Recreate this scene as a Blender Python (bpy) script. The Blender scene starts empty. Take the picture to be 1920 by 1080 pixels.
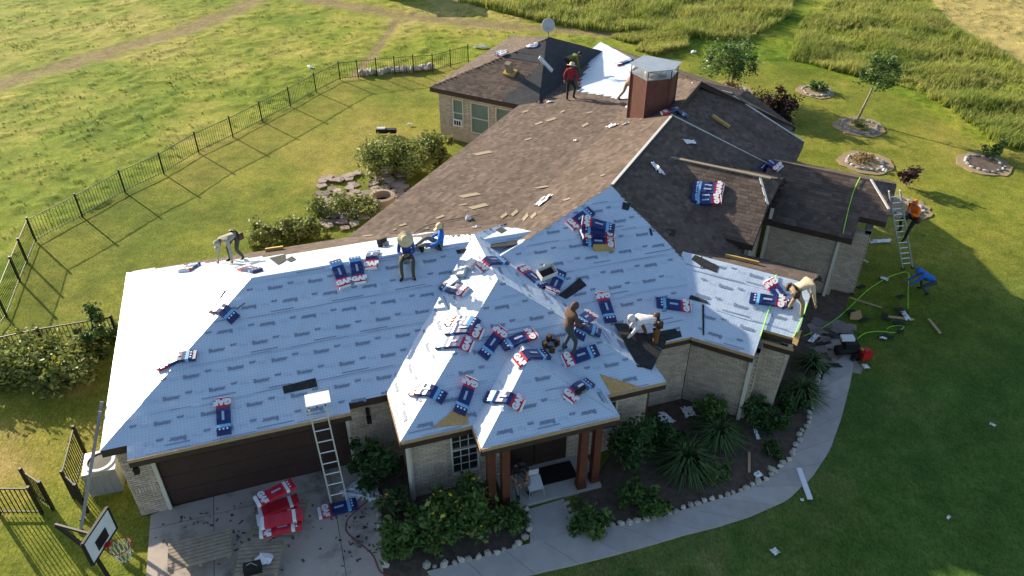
import bpy, bmesh, math, random
import numpy as np
from mathutils import Vector, Matrix
random.seed(7); RNG = np.random.default_rng(11)
scene = bpy.context.scene
# ---------------------------------------------------------------- camera, sky, sun, exposure
CAM_H, FPX, PITCH = 16.4, 1461.0, math.radians(35.56)
cam_d = bpy.data.cameras.new('camera'); cam = bpy.data.objects.new('camera', cam_d)
scene.collection.objects.link(cam); scene.camera = cam
cam_d.sensor_width = 36; cam_d.lens = FPX / 1920 * 36; cam_d.clip_end = 3000; cam_d.clip_start = .1
cam.location = (0, 0, CAM_H); cam.rotation_euler = (math.pi / 2 - PITCH, 0, 0)
SUN_YAW, SUN_EL = math.radians(-47), math.radians(18.8)
world = bpy.data.worlds.new('World'); scene.world = world; world.use_nodes = True
wn = world.node_tree.nodes; sky = wn.new('ShaderNodeTexSky'); sky.sky_type = 'NISHITA'; sky.sun_disc = False
sky.sun_elevation = SUN_EL; sky.sun_rotation = SUN_YAW % (2 * math.pi); sky.air_density = 1.0; sky.dust_density = 1.0; sky.ozone_density = 1.2
wn['Background'].inputs['Strength'].default_value = 0.102
world.node_tree.links.new(sky.outputs[0], wn['Background'].inputs['Color'])
sun_d = bpy.data.lights.new('sun', 'SUN'); sun_d.energy = 5.0; sun_d.angle = math.radians(.6); sun_d.color = (1, .88, .68)
sun = bpy.data.objects.new('sun', sun_d); scene.collection.objects.link(sun)
sv = Vector((math.sin(SUN_YAW) * math.cos(SUN_EL), math.cos(SUN_YAW) * math.cos(SUN_EL), math.sin(SUN_EL)))
sun.rotation_euler = (-sv).to_track_quat('-Z', 'Y').to_euler(); sun.location = sv * 60
scene.view_settings.view_transform = 'Standard'; scene.view_settings.look = 'None'
scene.view_settings.exposure = 1.15; scene.view_settings.gamma = 1
# ---------------------------------------------------------------- helpers
COL = scene.collection
def tag(o, label=None, cat=None, group=None, kind=None):
    if label: o['label'] = label
    if cat: o['category'] = cat
    if group: o['group'] = group
    if kind: o['kind'] = kind
    return o
def empty(name, loc=(0, 0, 0), label=None, cat=None, group=None):
    o = bpy.data.objects.new(name, None); COL.objects.link(o); o.location = loc; o.empty_display_size = .1
    return tag(o, label, cat, group)
def rootloc(o):
    v = Vector((0, 0, 0))
    while o is not None: v = v + o.location; o = o.parent
    return v
def link(name, me, parent=None, mat=None):
    o = bpy.data.objects.new(name, me); COL.objects.link(o)
    if parent is not None: o.parent = parent
    if mat is not None and not me.materials:
        for m in (mat if isinstance(mat, (list, tuple)) else [mat]): me.materials.append(m)
    return o
def mesh(name, V, F, mat, parent=None, smooth=False, tint=None, mi=None, local=False, kind=None):
    V = np.asarray(V, float).reshape(-1, 3)
    if parent is not None and not local: V = V - np.array(rootloc(parent))
    me = bpy.data.meshes.new(name)
    if isinstance(F, np.ndarray) and F.ndim == 2:
        k = F.shape[1]; n = len(F)
        me.vertices.add(len(V)); me.vertices.foreach_set('co', V.ravel())
        me.loops.add(n * k); me.loops.foreach_set('vertex_index', F.ravel().astype(np.int32))
        me.polygons.add(n); me.polygons.foreach_set('loop_start', np.arange(0, n * k, k, dtype=np.int32))
        me.update(calc_edges=True)
    else: me.from_pydata(V.tolist(), [], [list(f) for f in F]); me.update()
    if tint is not None:   # one value per vertex or per face
        at = me.attributes.new('tint', 'FLOAT', 'POINT' if len(tint) == len(V) else 'FACE')
        at.data.foreach_set('value', np.asarray(tint, np.float32))
    o = link(name, me, parent, mat)
    if mi is not None: me.polygons.foreach_set('material_index', np.asarray(mi, np.int32))
    me.polygons.foreach_set('use_smooth', np.full(len(me.polygons), bool(smooth)))
    if kind: o['kind'] = kind
    return o
BOXF = np.array([[0, 1, 3, 2], [4, 6, 7, 5], [0, 4, 5, 1], [2, 3, 7, 6], [0, 2, 6, 4], [1, 5, 7, 3]])
def boxv(c, ax, ay, az):
    c, ax, ay, az = map(lambda v: np.asarray(v, float), (c, ax, ay, az))
    return np.array([c + sx * ax + sy * ay + sz * az for sx in (-1, 1) for sy in (-1, 1) for sz in (-1, 1)])
class MB:
    "collects shapes into one mesh"
    def __init__(s): s.V = []; s.F = []; s.T = []; s.M = []; s.n = 0
    def add(s, V, F, t=.5, m=0):
        V = np.asarray(V, float).reshape(-1, 3); s.V.append(V)
        for f in F: s.F.append([int(i) + s.n for i in f]); s.T.append(t); s.M.append(m)
        s.n += len(V); return s
    def box(s, c, h, rz=0, t=.5, m=0, R=None):
        ca, sa = math.cos(rz), math.sin(rz)
        A = np.array([[ca, sa, 0], [-sa, ca, 0], [0, 0, 1.]]) if R is None else np.asarray(R, float)
        return s.add(boxv(c, A[0] * h[0], A[1] * h[1], A[2] * h[2]), BOXF, t, m)
    def bar(s, p, q, w, h=None, up=(0, 0, 1), t=.5, m=0):
        p = np.asarray(p, float); q = np.asarray(q, float); d = q - p; L = np.linalg.norm(d); d = d / max(L, 1e-9)
        u = np.asarray(up, float)
        if abs(d @ u) > .98: u = np.array([1., 0, 0])
        x = np.cross(d, u); x /= np.linalg.norm(x); y = np.cross(x, d); h = w if h is None else h
        return s.add(boxv((p + q) / 2, d * L / 2, x * w / 2, y * h / 2), BOXF, t, m)
    def tube(s, pts, r, k=6, t=.5, m=0, cap=True):
        pts = np.asarray(pts, float); n = len(pts); r = np.broadcast_to(np.asarray(r, float), (n,))
        V = []; prev = None
        for i in range(n):
            d = pts[min(i + 1, n - 1)] - pts[max(i - 1, 0)]; d = d / max(np.linalg.norm(d), 1e-9)
            u = np.array([0, 0, 1.]) if abs(d[2]) < .9 else np.array([1., 0, 0])
            if prev is not None: u = prev
            x = np.cross(d, u); x /= max(np.linalg.norm(x), 1e-9); y = np.cross(x, d); prev = y
            for j in range(k):
                a = 2 * math.pi * j / k; V.append(pts[i] + r[i] * (math.cos(a) * x + math.sin(a) * y))
        F = [[i * k + j, i * k + (j + 1) % k, (i + 1) * k + (j + 1) % k, (i + 1) * k + j] for i in range(n - 1) for j in range(k)]
        if cap: F += [list(range(k))[::-1], list(range((n - 1) * k, n * k))]
        return s.add(V, F, t, m)
    def lathe(s, c, prof, k=16, t=.5, m=0, R=None):
        c = np.asarray(c, float); V = []
        for r, z in prof:
            for j in range(k):
                a = 2 * math.pi * j / k; p = np.array([r * math.cos(a), r * math.sin(a), z])
                V.append(c + (p if R is None else p @ np.asarray(R)))
        n = len(prof)
        F = [[i * k + j, i * k + (j + 1) % k, (i + 1) * k + (j + 1) % k, (i + 1) * k + j] for i in range(n - 1) for j in range(k)]
        return s.add(V, F, t, m)
    def poly(s, pts, t=.5, m=0): return s.add(pts, [list(range(len(pts)))], t, m)
    def slab(s, pts, th, t=.5, m=0):
        pts = np.asarray(pts, float); n = len(pts); lo = pts - np.array([0, 0, th])
        F = [list(range(n)), list(range(2 * n - 1, n - 1, -1))] + [[i, i + n, (i + 1) % n + n, (i + 1) % n] for i in range(n)]
        a = sum(pts[i][0] * pts[(i + 1) % n][1] - pts[(i + 1) % n][0] * pts[i][1] for i in range(n))
        if a < 0: F = [f[::-1] for f in F]
        return s.add(np.vstack([pts, lo]), F, t, m)
    def build(s, name, mat, parent=None, smooth=False, local=False, kind=None, tint=True):
        return mesh(name, np.vstack(s.V), s.F, mat, parent, smooth, s.T if tint else None, s.M if max(s.M) > 0 else None, local, kind)
# ---- camera rays, only used to find where things stand on the real surfaces
CT, ST = math.cos(PITCH), math.sin(PITCH)
def ray(x, y):
    dx = (x - 960) / FPX; dy = -(y - 540) / FPX
    return np.array([dx, CT + dy * ST, -ST + dy * CT])
def G(x, y, z=0.):
    r = ray(x, y); t = (z - CAM_H) / r[2]; return np.array([0, 0, CAM_H]) + t * r
Y1, Y2 = math.radians(-17.6), math.radians(27.2)
b1 = np.array([math.sin(Y1), math.cos(Y1), 0]); a1 = np.array([b1[1], -b1[0], 0])
b2 = np.array([math.sin(Y2), math.cos(Y2), 0]); a2 = np.array([b2[1], -b2[0], 0])
O = np.array([-9.7, 12.69, 0])
def w1(a, b, z=0): return O + a * a1 + b * b1 + np.array([0, 0, z])
def w2(a, b, z=0): return O + a * a2 + b * b2 + np.array([0, 0, z])
def t1(p): d = np.asarray(p, float)[:2] - O[:2]; return d @ a1[:2], d @ b1[:2]
def t2(p): d = np.asarray(p, float)[:2] - O[:2]; return d @ a2[:2], d @ b2[:2]
# ---------------------------------------------------------------- materials
def mat(name, col, rough=.8, c2=None, nscale=8., bump=0., bscale=60., tintamt=0., spec=.3, metal=0., col3=None, coord='Object', detail=6):
    m = bpy.data.materials.new(name); m.use_nodes = True; nt = m.node_tree; N = nt.nodes; L = nt.links
    bs = N['Principled BSDF']; bs.inputs['Roughness'].default_value = rough; bs.inputs['Metallic'].default_value = metal
    bs.inputs['Specular IOR Level'].default_value = spec
    tc = N.new('ShaderNodeTexCoord'); last = None
    if c2 is not None:
        nz = N.new('ShaderNodeTexNoise'); nz.inputs['Scale'].default_value = nscale; nz.inputs['Detail'].default_value = detail; nz.inputs['Roughness'].default_value = .65
        L.new(tc.outputs[coord], nz.inputs['Vector'])
        r = N.new('ShaderNodeValToRGB'); e = r.color_ramp.elements
        e[0].position = .33; e[0].color = (*col, 1); e[1].position = .67; e[1].color = (*c2, 1)
        if col3 is not None: x = e.new(.5); x.color = (*col3, 1)
        L.new(nz.outputs['Fac'], r.inputs[0]); last = r.outputs[0]
    else:
        rgb = N.new('ShaderNodeRGB'); rgb.outputs[0].default_value = (*col, 1); last = rgb.outputs[0]
    if tintamt:
        at = N.new('ShaderNodeAttribute'); at.attribute_name = 'tint'
        mr = N.new('ShaderNodeMapRange'); mr.inputs[3].default_value = 1 - tintamt; mr.inputs[4].default_value = 1 + tintamt
        L.new(at.outputs['Fac'], mr.inputs[0])
        vm = N.new('ShaderNodeVectorMath'); vm.operation = 'SCALE'; L.new(last, vm.inputs[0]); L.new(mr.outputs[0], vm.inputs['Scale']); last = vm.outputs[0]
    L.new(last, bs.inputs['Base Color'])
    if bump:
        b = N.new('ShaderNodeTexNoise'); b.inputs['Scale'].default_value = bscale; b.inputs['Detail'].default_value = 5; L.new(tc.outputs[coord], b.inputs['Vector'])
        bp = N.new('ShaderNodeBump'); bp.inputs['Strength'].default_value = bump; bp.inputs['Distance'].default_value = .02
        L.new(b.outputs['Fac'], bp.inputs['Height']); L.new(bp.outputs[0], bs.inputs['Normal'])
    return m
def leafmat(name, col, c2, nscale=1.5, tintamt=.45, trans=.25):
    m = mat(name, col, .6, c2, nscale, tintamt=tintamt, spec=.25); nt = m.node_tree; N = nt.nodes; L = nt.links
    bs = N['Principled BSDF']; tr = N.new('ShaderNodeBsdfTranslucent'); mx = N.new('ShaderNodeMixShader'); mx.inputs[0].default_value = trans
    L.new(bs.inputs['Base Color'].links[0].from_socket, tr.inputs['Color'])
    L.new(bs.outputs[0], mx.inputs[1]); L.new(tr.outputs[0], mx.inputs[2]); L.new(mx.outputs[0], N['Material Output'].inputs['Surface'])
    return m
M = dict(
 brick=mat('brick', (.46, .365, .285), .9, (.56, .455, .36), 3, .3, 80, .16),
 mortar=mat('mortar', (.3, .26, .22), .95, (.36, .32, .275), 6, .2),
 shingle=mat('shingle', (.10, .074, .061), .95, (.142, .106, .087), .9, .15, 220, .32, spec=.2),
 newshingle=mat('new_shingle', (.022, .022, .023), .9, (.045, .045, .047), 9, .5, 200, .3, spec=.2),
 oldfelt=mat('black_felt', (.035, .036, .042), .85, (.06, .06, .068), 5, .2, 60),
 osb=mat('osb', (.42, .24, .09), .85, (.56, .36, .15), 14, .2),
 fascia=mat('fascia', (.045, .028, .022), .6, (.065, .042, .034), 6),
 rawwood=mat('raw_wood', (.40, .26, .15), .8, (.50, .34, .2), 9),
 drip=mat('drip_edge', (.62, .6, .56), .5),
 timber=mat('stained_timber', (.105, .034, .018), .6, (.15, .052, .028), 7, .2),
 darkwood=mat('dark_door', (.035, .022, .016), .45, (.05, .03, .022), 8),
 garagedoor=mat('garage_door', (.05, .028, .023), .55, (.062, .036, .03), 5),
 trim=mat('window_trim', (.6, .56, .48), .6), glass=mat('glass', (.02, .024, .028), .06, spec=.8),
 blind=mat('green_blind', (.13, .19, .16), .5, (.17, .23, .2), 3), curtain=mat('pale_curtain', (.34, .34, .36), .8),
 siding=mat('chimney_siding', (.10, .038, .03), .75, (.135, .052, .04), 5),
 metal=mat('galvanised', (.5, .52, .54), .4, (.4, .42, .44), 4, metal=.6), alu=mat('aluminium', (.62, .63, .64), .4, metal=.5),
 black=mat('black', (.012, .012, .013), .6), iron=mat('fence_iron', (.018, .017, .016), .5), white=mat('white', (.78, .78, .78), .6, (.68, .69, .7), 5),
 concrete=mat('concrete', (.15, .125, .1), .9, (.47, .4, .345), .9, detail=12, col3=(.43, .365, .315), bump=.25, bscale=90, tintamt=.12), slab=mat('walk_slab', (.46, .42, .39), .9, (.38, .35, .33), 2.5, .25, 90, .12),
 mulch=mat('mulch', (.075, .052, .038), 1, (.14, .105, .08), 5, .8, 40), dirt=mat('dirt', (.26, .19, .11), 1, (.34, .25, .15), 2, .6, 30),
 stone=mat('edging_stone', (.36, .31, .25), .9, (.58, .52, .44), 4, .4, 20, .3), flag=mat('flagstone', (.22, .17, .15), .9, (.32, .26, .22), 3, .3, 30, .4),
 navy=mat('navy_wrap', (.012, .022, .11), .35, (.02, .035, .15), 4, spec=.5), red=mat('red_wrap', (.55, .02, .045), .35, (.48, .02, .04), 5, spec=.5),
 ltblue=mat('light_blue_wrap', (.16, .42, .72), .35, spec=.5), wwhite=mat('white_wrap', (.75, .75, .77), .4, spec=.5), ink=mat('print_ink', (.2, .25, .34), .6),
 inkp=mat('pale_ink', (.36, .45, .58), .6), card=mat('white_card', (.66, .66, .64), .8), ply=mat('pallet_wood', (.36, .3, .22), .9, (.24, .2, .15), 5, .3),
 toe=mat('yellow_board', (.52, .34, .10), .8, (.42, .27, .08), 8), scrap=mat('shingle_scrap', (.3, .25, .18), .95, (.22, .18, .13), 6, tintamt=.3),
 skin=mat('skin', (.32, .17, .11), .6), straw=mat('straw', (.6, .48, .3), .9), hair=mat('hair', (.015, .012, .01), .7),
 lime=mat('lime_hose', (.30, .75, .05), .5), hosered=mat('red_hose', (.2, .06, .05), .6), orange=mat('orange', (.9, .13, .01), .8), grey=mat('grey', (.25, .26, .27), .6),
 net=mat('net', (.7, .7, .7), .8), redp=mat('red_plastic', (.5, .02, .02), .4), terracotta=mat('tan_clay', (.35, .27, .2), .9), dish=mat('dish_grey', (.42, .44, .46), .5), rock=mat('grey_rock', (.3, .29, .28), .9, (.42, .41, .39), 4, tintamt=.3),
)
LM = dict(
 grass=leafmat('grass_blade', (.15, .2, .028), (.29, .29, .065), .25, .4), tall=leafmat('tall_grass_blade', (.21, .28, .045), (.43, .41, .12), .18, .35, .42),
 dark=leafmat('dark_leaf', (.03, .075, .022), (.065, .125, .035), 1.2), mid=leafmat('mid_leaf', (.065, .13, .03), (.125, .19, .05), 1.2),
 yel=leafmat('yellow_leaf', (.17, .21, .045), (.3, .32, .1), 1.), purple=leafmat('purple_leaf', (.04, .018, .018), (.075, .04, .035), 1.5), straw=leafmat('dry_grass', (.3, .2, .09), (.4, .3, .15), 1.),
 yuc=leafmat('strap_leaf', (.05, .1, .03), (.1, .15, .055), 1.), flower=leafmat('yellow_flower', (.7, .45, .02), (.75, .55, .05), 1., .1), oflower=leafmat('orange_flower', (.6, .25, .06), (.7, .35, .1), 1., .1), wflower=leafmat('white_flower', (.65, .6, .65), (.7, .7, .7), 1., .1))
def felt_mat():
    m = mat('felt', (.47, .56, .69), .38, (.54, .625, .73), 1.2, .5, 4, spec=.5); nt = m.node_tree; N = nt.nodes; L = nt.links; bs = N['Principled BSDF']
    uv = N.new('ShaderNodeUVMap'); uv.uv_map = 'UVMap'
    br = N.new('ShaderNodeTexBrick'); br.offset = 0; br.inputs['Scale'].default_value = 1; br.inputs['Mortar Size'].default_value = .006; br.inputs['Brick Width'].default_value = .08; br.inputs['Row Height'].default_value = .08; br.inputs['Mortar Smooth'].default_value = .3
    L.new(uv.outputs[0], br.inputs['Vector'])
    mx = N.new('ShaderNodeMix'); mx.data_type = 'RGBA'; L.new(br.outputs['Fac'], mx.inputs[0]); L.new(bs.inputs['Base Color'].links[0].from_socket, mx.inputs[6]); mx.inputs[7].default_value = (.38, .47, .6, 1)
    dn = N.new('ShaderNodeTexNoise'); dn.inputs['Scale'].default_value = 1.7; dn.inputs['Detail'].default_value = 9; dn.inputs['Roughness'].default_value = .75; L.new(uv.outputs[0], dn.inputs['Vector'])
    dr = N.new('ShaderNodeMapRange'); dr.inputs[1].default_value = .54; dr.inputs[2].default_value = .78; dr.inputs[3].default_value = 0; dr.inputs[4].default_value = .55; L.new(dn.outputs['Fac'], dr.inputs[0])
    m2 = N.new('ShaderNodeMix'); m2.data_type = 'RGBA'; L.new(dr.outputs[0], m2.inputs[0]); L.new(mx.outputs[2], m2.inputs[6]); m2.inputs[7].default_value = (.33, .36, .4, 1)
    L.new(m2.outputs[2], bs.inputs['Base Color']); return m
M['felt'] = felt_mat(); M['orange'] = mat('orange_jacket', (.95, .17, .01), .7); M['leather'] = mat('leather', (.06, .03, .016), .6, (.09, .045, .024), 9)
# ---------------------------------------------------------------- ground
def vnoise(x, y, s, seed=0):
    "smooth value noise at cell size s"
    x = np.asarray(x) / s; y = np.asarray(y) / s; xi = np.floor(x).astype(np.int64); yi = np.floor(y).astype(np.int64); fx = x - xi; fy = y - yi
    fx = fx * fx * (3 - 2 * fx); fy = fy * fy * (3 - 2 * fy)
    def h(i, j):
        n = (i * 374761393 + j * 668265263 + seed * 1442695041) & 0x7fffffff
        n = ((n ^ (n >> 13)) * 1274126177) & 0x7fffffff
        return ((n ^ (n >> 16)) & 0xffff) / 65535.
    return (h(xi, yi) * (1 - fx) + h(xi + 1, yi) * fx) * (1 - fy) + (h(xi, yi + 1) * (1 - fx) + h(xi + 1, yi + 1) * fx) * fy
def inpoly(x, y, P):
    x = np.asarray(x); y = np.asarray(y); r = np.zeros(x.shape, bool); n = len(P)
    for i in range(n):
        ax, ay = P[i][0], P[i][1]; bx, by = P[(i + 1) % n][0], P[(i + 1) % n][1]
        c = ((ay > y) != (by > y)) & (x < (bx - ax) * (y - ay) / (by - ay + 1e-12) + ax); r ^= c
    return r
def dline(x, y, P):
    d = np.full(np.shape(x), 1e9)
    for i in range(len(P) - 1):
        ax, ay = P[i][:2]; bx, by = P[i + 1][:2]; L = (bx - ax) ** 2 + (by - ay) ** 2
        t = np.clip(((x - ax) * (bx - ax) + (y - ay) * (by - ay)) / L, 0, 1)
        d = np.minimum(d, np.hypot(x - ax - t * (bx - ax), y - ay - t * (by - ay)))
    return d
def GP(*pts): return [tuple(G(x, y)[:2]) for x, y in pts]
FENCE = GP((-60, 700), (13, 595), (38, 528), (52, 493), (68, 453), (155, 407), (235, 361), (308, 327), (373, 287), (437, 257), (492, 228), (545, 200), (593, 173), (638, 150), (672, 147), (707, 143), (741, 140), (776, 137), (812, 135), (845, 126), (878, 117))
MEADOW = FENCE + GP((1000, 60), (1180, 100), (1330, 112), (1480, 118), (1600, 150), (1720, 190), (1830, 265), (1920, 290)) + [(300, 40), (300, 400), (-300, 400), (-300, -20), (-40, 5)]
TRACK1 = GP((-60, 175), (60, 140), (180, 105), (330, 62), (420, 30), (520, -20)); TRACK2 = GP((745, 38), (720, 75), (690, 112), (660, 150)); TRACK3 = GP((520, -10), (640, 8), (760, 30), (900, 45), (1100, 60), (1260, 80))
TALL_A = GP((850, -30), (860, 3), (1000, 40), (1100, 58), (1200, 62), (1290, 72), (1400, 78), (1480, 35), (1490, -30))
TALL_B = GP((1478, 112), (1500, 45), (1590, -20), (1700, -20), (1770, 45), (1930, 130), (1930, 285), (1870, 275), (1780, 205), (1700, 165), (1600, 142))
TALL_C = [GP((1190, 95), (1215, 72), (1285, 68), (1290, 92), (1230, 105)), GP((1140, 70), (1290, 62), (1300, 72), (1180, 82))]
DRIVE = GP((270, 1140), (283, 968), (312, 955), (668, 866), (700, 905), (708, 950), (716, 1010), (722, 1140))
FRONT_SHADE = [tuple(w1(a, b)[:2]) for a, b in ((3, -3), (0, -30), (60, -45), (60, 4), (34, 4.5), (26, 3), (19, 4))]  # front lawn area where the house's shade is painted into the grass colour
def spaced(lo, hi, step, far, g=1.35):
    c = list(np.arange(lo, hi + 1e-6, step)); s = step
    while c[-1] < far: s *= g; c.append(c[-1] + s)
    s = step; pre = []
    x = lo
    while x > -far: s *= g; x -= s; pre.append(x)
    return np.array(pre[::-1] + c)
gx = spaced(-46, 46, .17, 900); gy = spaced(7, 66, .17, 900)
X, Yg = np.meshgrid(gx, gy); x = X.ravel(); y = Yg.ravel()
mead = inpoly(x, y, MEADOW).astype(float); front = np.clip(inpoly(x, y, FRONT_SHADE) * (dline(x, y, FRONT_SHADE + FRONT_SHADE[:1]) / 5.5 + .25 * (vnoise(x, y, 1.1, 41) - .5)), 0, 1)
dt = np.minimum(np.minimum(dline(x, y, TRACK1) / 1.2, dline(x, y, TRACK2) / .4), dline(x, y, TRACK3) / 1.0)
trk = np.clip(1.25 - dt - .5 * (vnoise(x, y, .9, 3) - .5) - .5 * (vnoise(x, y, .35, 4) - .5), 0, 1) * mead
near = (np.abs(x) < 46.2) & (y > 6.5) & (y < 66.5)
lump = (vnoise(x, y, .8, 1) * .55 + vnoise(x, y, .38, 2) * .45); lump2 = np.clip(lump - .45, 0, 1) * 2
z = np.where(mead > 0, (.10 * lump2 + .035 * vnoise(x, y, .21, 9)) * (1 - .85 * trk), .018 * vnoise(x, y, .36, 5) + .012 * vnoise(x, y, .2, 6)) * near
z -= .03
hard = inpoly(x, y, DRIVE) | (np.hypot(x + 1, y - 19) < 4); z = np.where(hard, -.05, z)
dry = vnoise(x, y, 7, 21) * .5 + vnoise(x, y, 2.4, 22) * .3 + vnoise(x, y, .7, 23) * .2
redge = dline(x, y, GP((1700, -40), (1800, 40), (1920, 125))) ; dry = dry + .5 * (inpoly(x, y, GP((1700, -60), (1780, 40), (1990, 165), (2300, -60))))
dry = dry + .55 * inpoly(x, y, GP((-20, 740), (60, 700), (215, 720), (175, 890), (100, 900), (-20, 1000))) * (vnoise(x, y, 1.2, 31))
for px, py, rr in ((560, 355, 1.2), (600, 330, 1.4), (1420, 60, 2), (1040, 95, 1.5)):
    c = G(px, py); dry = dry + .35 * np.clip(1 - np.hypot(x - c[0], y - c[1]) / rr, 0, 1)
nx, ny = len(gx), len(gy); idx = np.arange(nx * ny).reshape(ny, nx)
F = np.stack([idx[:-1, :-1].ravel(), idx[:-1, 1:].ravel(), idx[1:, 1:].ravel(), idx[1:, :-1].ravel()], 1)
def ground_mat():
    m = bpy.data.materials.new('lawn'); m.use_nodes = True; nt = m.node_tree; N = nt.nodes; L = nt.links; bs = N['Principled BSDF']
    bs.inputs['Roughness'].default_value = .95; bs.inputs['Specular IOR Level'].default_value = .1
    tc = N.new('ShaderNodeTexCoord')
    def att(n): a = N.new('ShaderNodeAttribute'); a.attribute_name = n; return a.outputs['Fac']
    def noise(s, d=5, st=None):
        n = N.new('ShaderNodeTexNoise'); n.inputs['Scale'].default_value = s; n.inputs['Detail'].default_value = d; n.inputs['Roughness'].default_value = .7
        if st:
            mp = N.new('ShaderNodeMapping'); mp.inputs['Rotation'].default_value[2] = .5; mp.inputs['Scale'].default_value = st; L.new(tc.outputs['Object'], mp.inputs[0]); L.new(mp.outputs[0], n.inputs['Vector'])
        else: L.new(tc.outputs['Object'], n.inputs['Vector'])
        return n.outputs['Fac']
    def ramp(f, cs):
        r = N.new('ShaderNodeValToRGB'); e = r.color_ramp.elements
        while len(e) < len(cs): e.new(.5)
        for k, (p, c) in enumerate(cs): e[k].position = p; e[k].color = (*c, 1)
        L.new(f, r.inputs[0]); return r.outputs[0]
    def mix(f, a, b, bt='MIX'):
        x_ = N.new('ShaderNodeMix'); x_.data_type = 'RGBA'; x_.blend_type = bt
        if isinstance(f, float): x_.inputs[0].default_value = f
        else: L.new(f, x_.inputs[0])
        L.new(a, x_.inputs[6]); L.new(b, x_.inputs[7]); return x_.outputs[2]
    def math_(op, a, b):
        q = N.new('ShaderNodeMath'); q.operation = op
        for i, v in enumerate((a, b)):
            if isinstance(v, (int, float)): q.inputs[i].default_value = v
            else: L.new(v, q.inputs[i])
        return q.outputs[0]
    dr = att('dry'); tr = att('track'); fr = att('front'); me_ = att('mead')
    dn = math_('ADD', dr, math_('MULTIPLY', math_('SUBTRACT', noise(2.2), .5), .55))
    yard = ramp(dn, [(.25, (.125, .165, .02)), (.5, (.205, .22, .034)), (.72, (.28, .25, .055)), (.95, (.38, .29, .11))])
    shade_grass = ramp(dn, [(.25, (.05, .11, .022)), (.5, (.08, .14, .03)), (.7, (.13, .165, .05)), (.9, (.22, .19, .09))])  # same lawn as yard, darker and greener to paint in the shade
    mdw = ramp(dn, [(.25, (.10, .17, .013)), (.48, (.195, .245, .025)), (.68, (.31, .30, .06)), (.9, (.43, .35, .14))])
    c = mix(me_, mix(fr, yard, shade_grass), mdw)
    soil = ramp(noise(3), [(.35, (.2, .15, .07)), (.65, (.3, .24, .13))])
    c = mix(tr, c, soil)
    fine = ramp(noise(26, 4, (1, .45, 1)), [(.32, (.50, .52, .46)), (.68, (1.4, 1.38, 1.3))])
    c = mix(1.0, c, fine, 'MULTIPLY'); c = mix(1.0, c, ramp(noise(.55, 9), [(.3, (.72, .74, .7)), (.7, (1.28, 1.24, 1.2))]), 'MULTIPLY'); L.new(c, bs.inputs['Base Color'])
    bp = N.new('ShaderNodeBump'); bp.inputs['Strength'].default_value = .8; bp.inputs['Distance'].default_value = .05
    L.new(noise(22, 6), bp.inputs['Height']); L.new(bp.outputs[0], bs.inputs['Normal']); return m
g = mesh('ground', np.stack([x, y, z], 1), F, ground_mat(), smooth=True, kind='structure')
for nme, val in (('dry', dry), ('track', trk), ('front', front), ('mead', mead)):
    a_ = g.data.attributes.new(nme, 'FLOAT', 'POINT'); a_.data.foreach_set('value', np.asarray(val, np.float32))
def gz(px, py): return 0.
# ---- grass blades
def blades(px, py, pz, h, w, nb, lean, rng):
    "tufts of nb tapering blades each; returns V, F(tri), tint"
    n = len(px); k = n * nb; bx = np.repeat(px, nb) + rng.normal(0, 1, k) * np.repeat(w, nb) * 2.2; by = np.repeat(py, nb) + rng.normal(0, 1, k) * np.repeat(w, nb) * 2.2
    H = np.repeat(h, nb) * rng.uniform(.55, 1.15, k); az = rng.uniform(0, 2 * np.pi, k); ln = np.abs(rng.normal(0, lean, k)) * H; W = np.repeat(w, nb) * rng.uniform(.6, 1.2, k)
    dx, dy = np.cos(az), np.sin(az); z0 = np.repeat(pz, nb) - .02
    b0 = np.stack([bx - dy * W, by + dx * W, z0], 1); b1_ = np.stack([bx + dy * W, by - dx * W, z0], 1)
    m0 = np.stack([bx + dx * ln * .35 - dy * W * .7, by + dy * ln * .35 + dx * W * .7, z0 + H * .6], 1); m1 = np.stack([bx + dx * ln * .35 + dy * W * .7, by + dy * ln * .35 - dx * W * .7, z0 + H * .6], 1)
    tp = np.stack([bx + dx * ln, by + dy * ln, z0 + H], 1)
    V = np.stack([b0, b1_, m1, m0, tp], 1).reshape(-1, 3); i = np.arange(k)[:, None] * 5
    Fq = np.concatenate([i + np.array([[0, 1, 2]]), i + np.array([[0, 2, 3]]), i + np.array([[3, 2, 4]])], 0)
    return V, Fq, np.repeat(np.clip(np.repeat(rng.uniform(0, 1, n), nb) * .6 + rng.uniform(0, .4, k), 0, 1), 5)
def scatter(poly, n, rng):
    P = np.array(poly); lo = P.min(0); hi = P.max(0); q = rng.uniform(lo, hi, (n, 2)); return q[inpoly(q[:, 0], q[:, 1], poly)]
def grass_patch(name, label, q, h, w, nb, lean, m, rng=RNG):
    hh = h * (.55 + .9 * vnoise(q[:, 0], q[:, 1], 1.6, 51)) * rng.uniform(.8, 1.2, len(q))
    V, F_, T = blades(q[:, 0], q[:, 1], np.zeros(len(q)), hh, np.full(len(q), w), nb, lean, rng)
    return tag(mesh(name, V, F_, m, tint=T), label, 'grass', kind='stuff')
qa = scatter(TALL_A, 15000, RNG); grass_patch('tall_grass', 'tall bright green grass stand beyond the satellite dish', qa, .6, .022, 7, .45, LM['tall'])
qb = scatter(TALL_B, 19000, RNG); qb = qb[RNG.uniform(0, 1, len(qb)) < .25 + .75 * (vnoise(qb[:, 0], qb[:, 1], 2.2, 61) > .36)]
grass_patch('tall_grass', 'tall weedy grass stand behind the young trees in ringed beds', qb, .45, .022, 7, .55, LM['tall'])
qc = np.vstack([scatter(p, 2500, RNG) for p in TALL_C]); grass_patch('tall_grass', 'low tufts of long grass just behind the chimney', qc, .4, .02, 7, .4, LM['tall'])
far_box = [(-46, 8), (46, 8), (46, 66), (-46, 66)]
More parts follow.
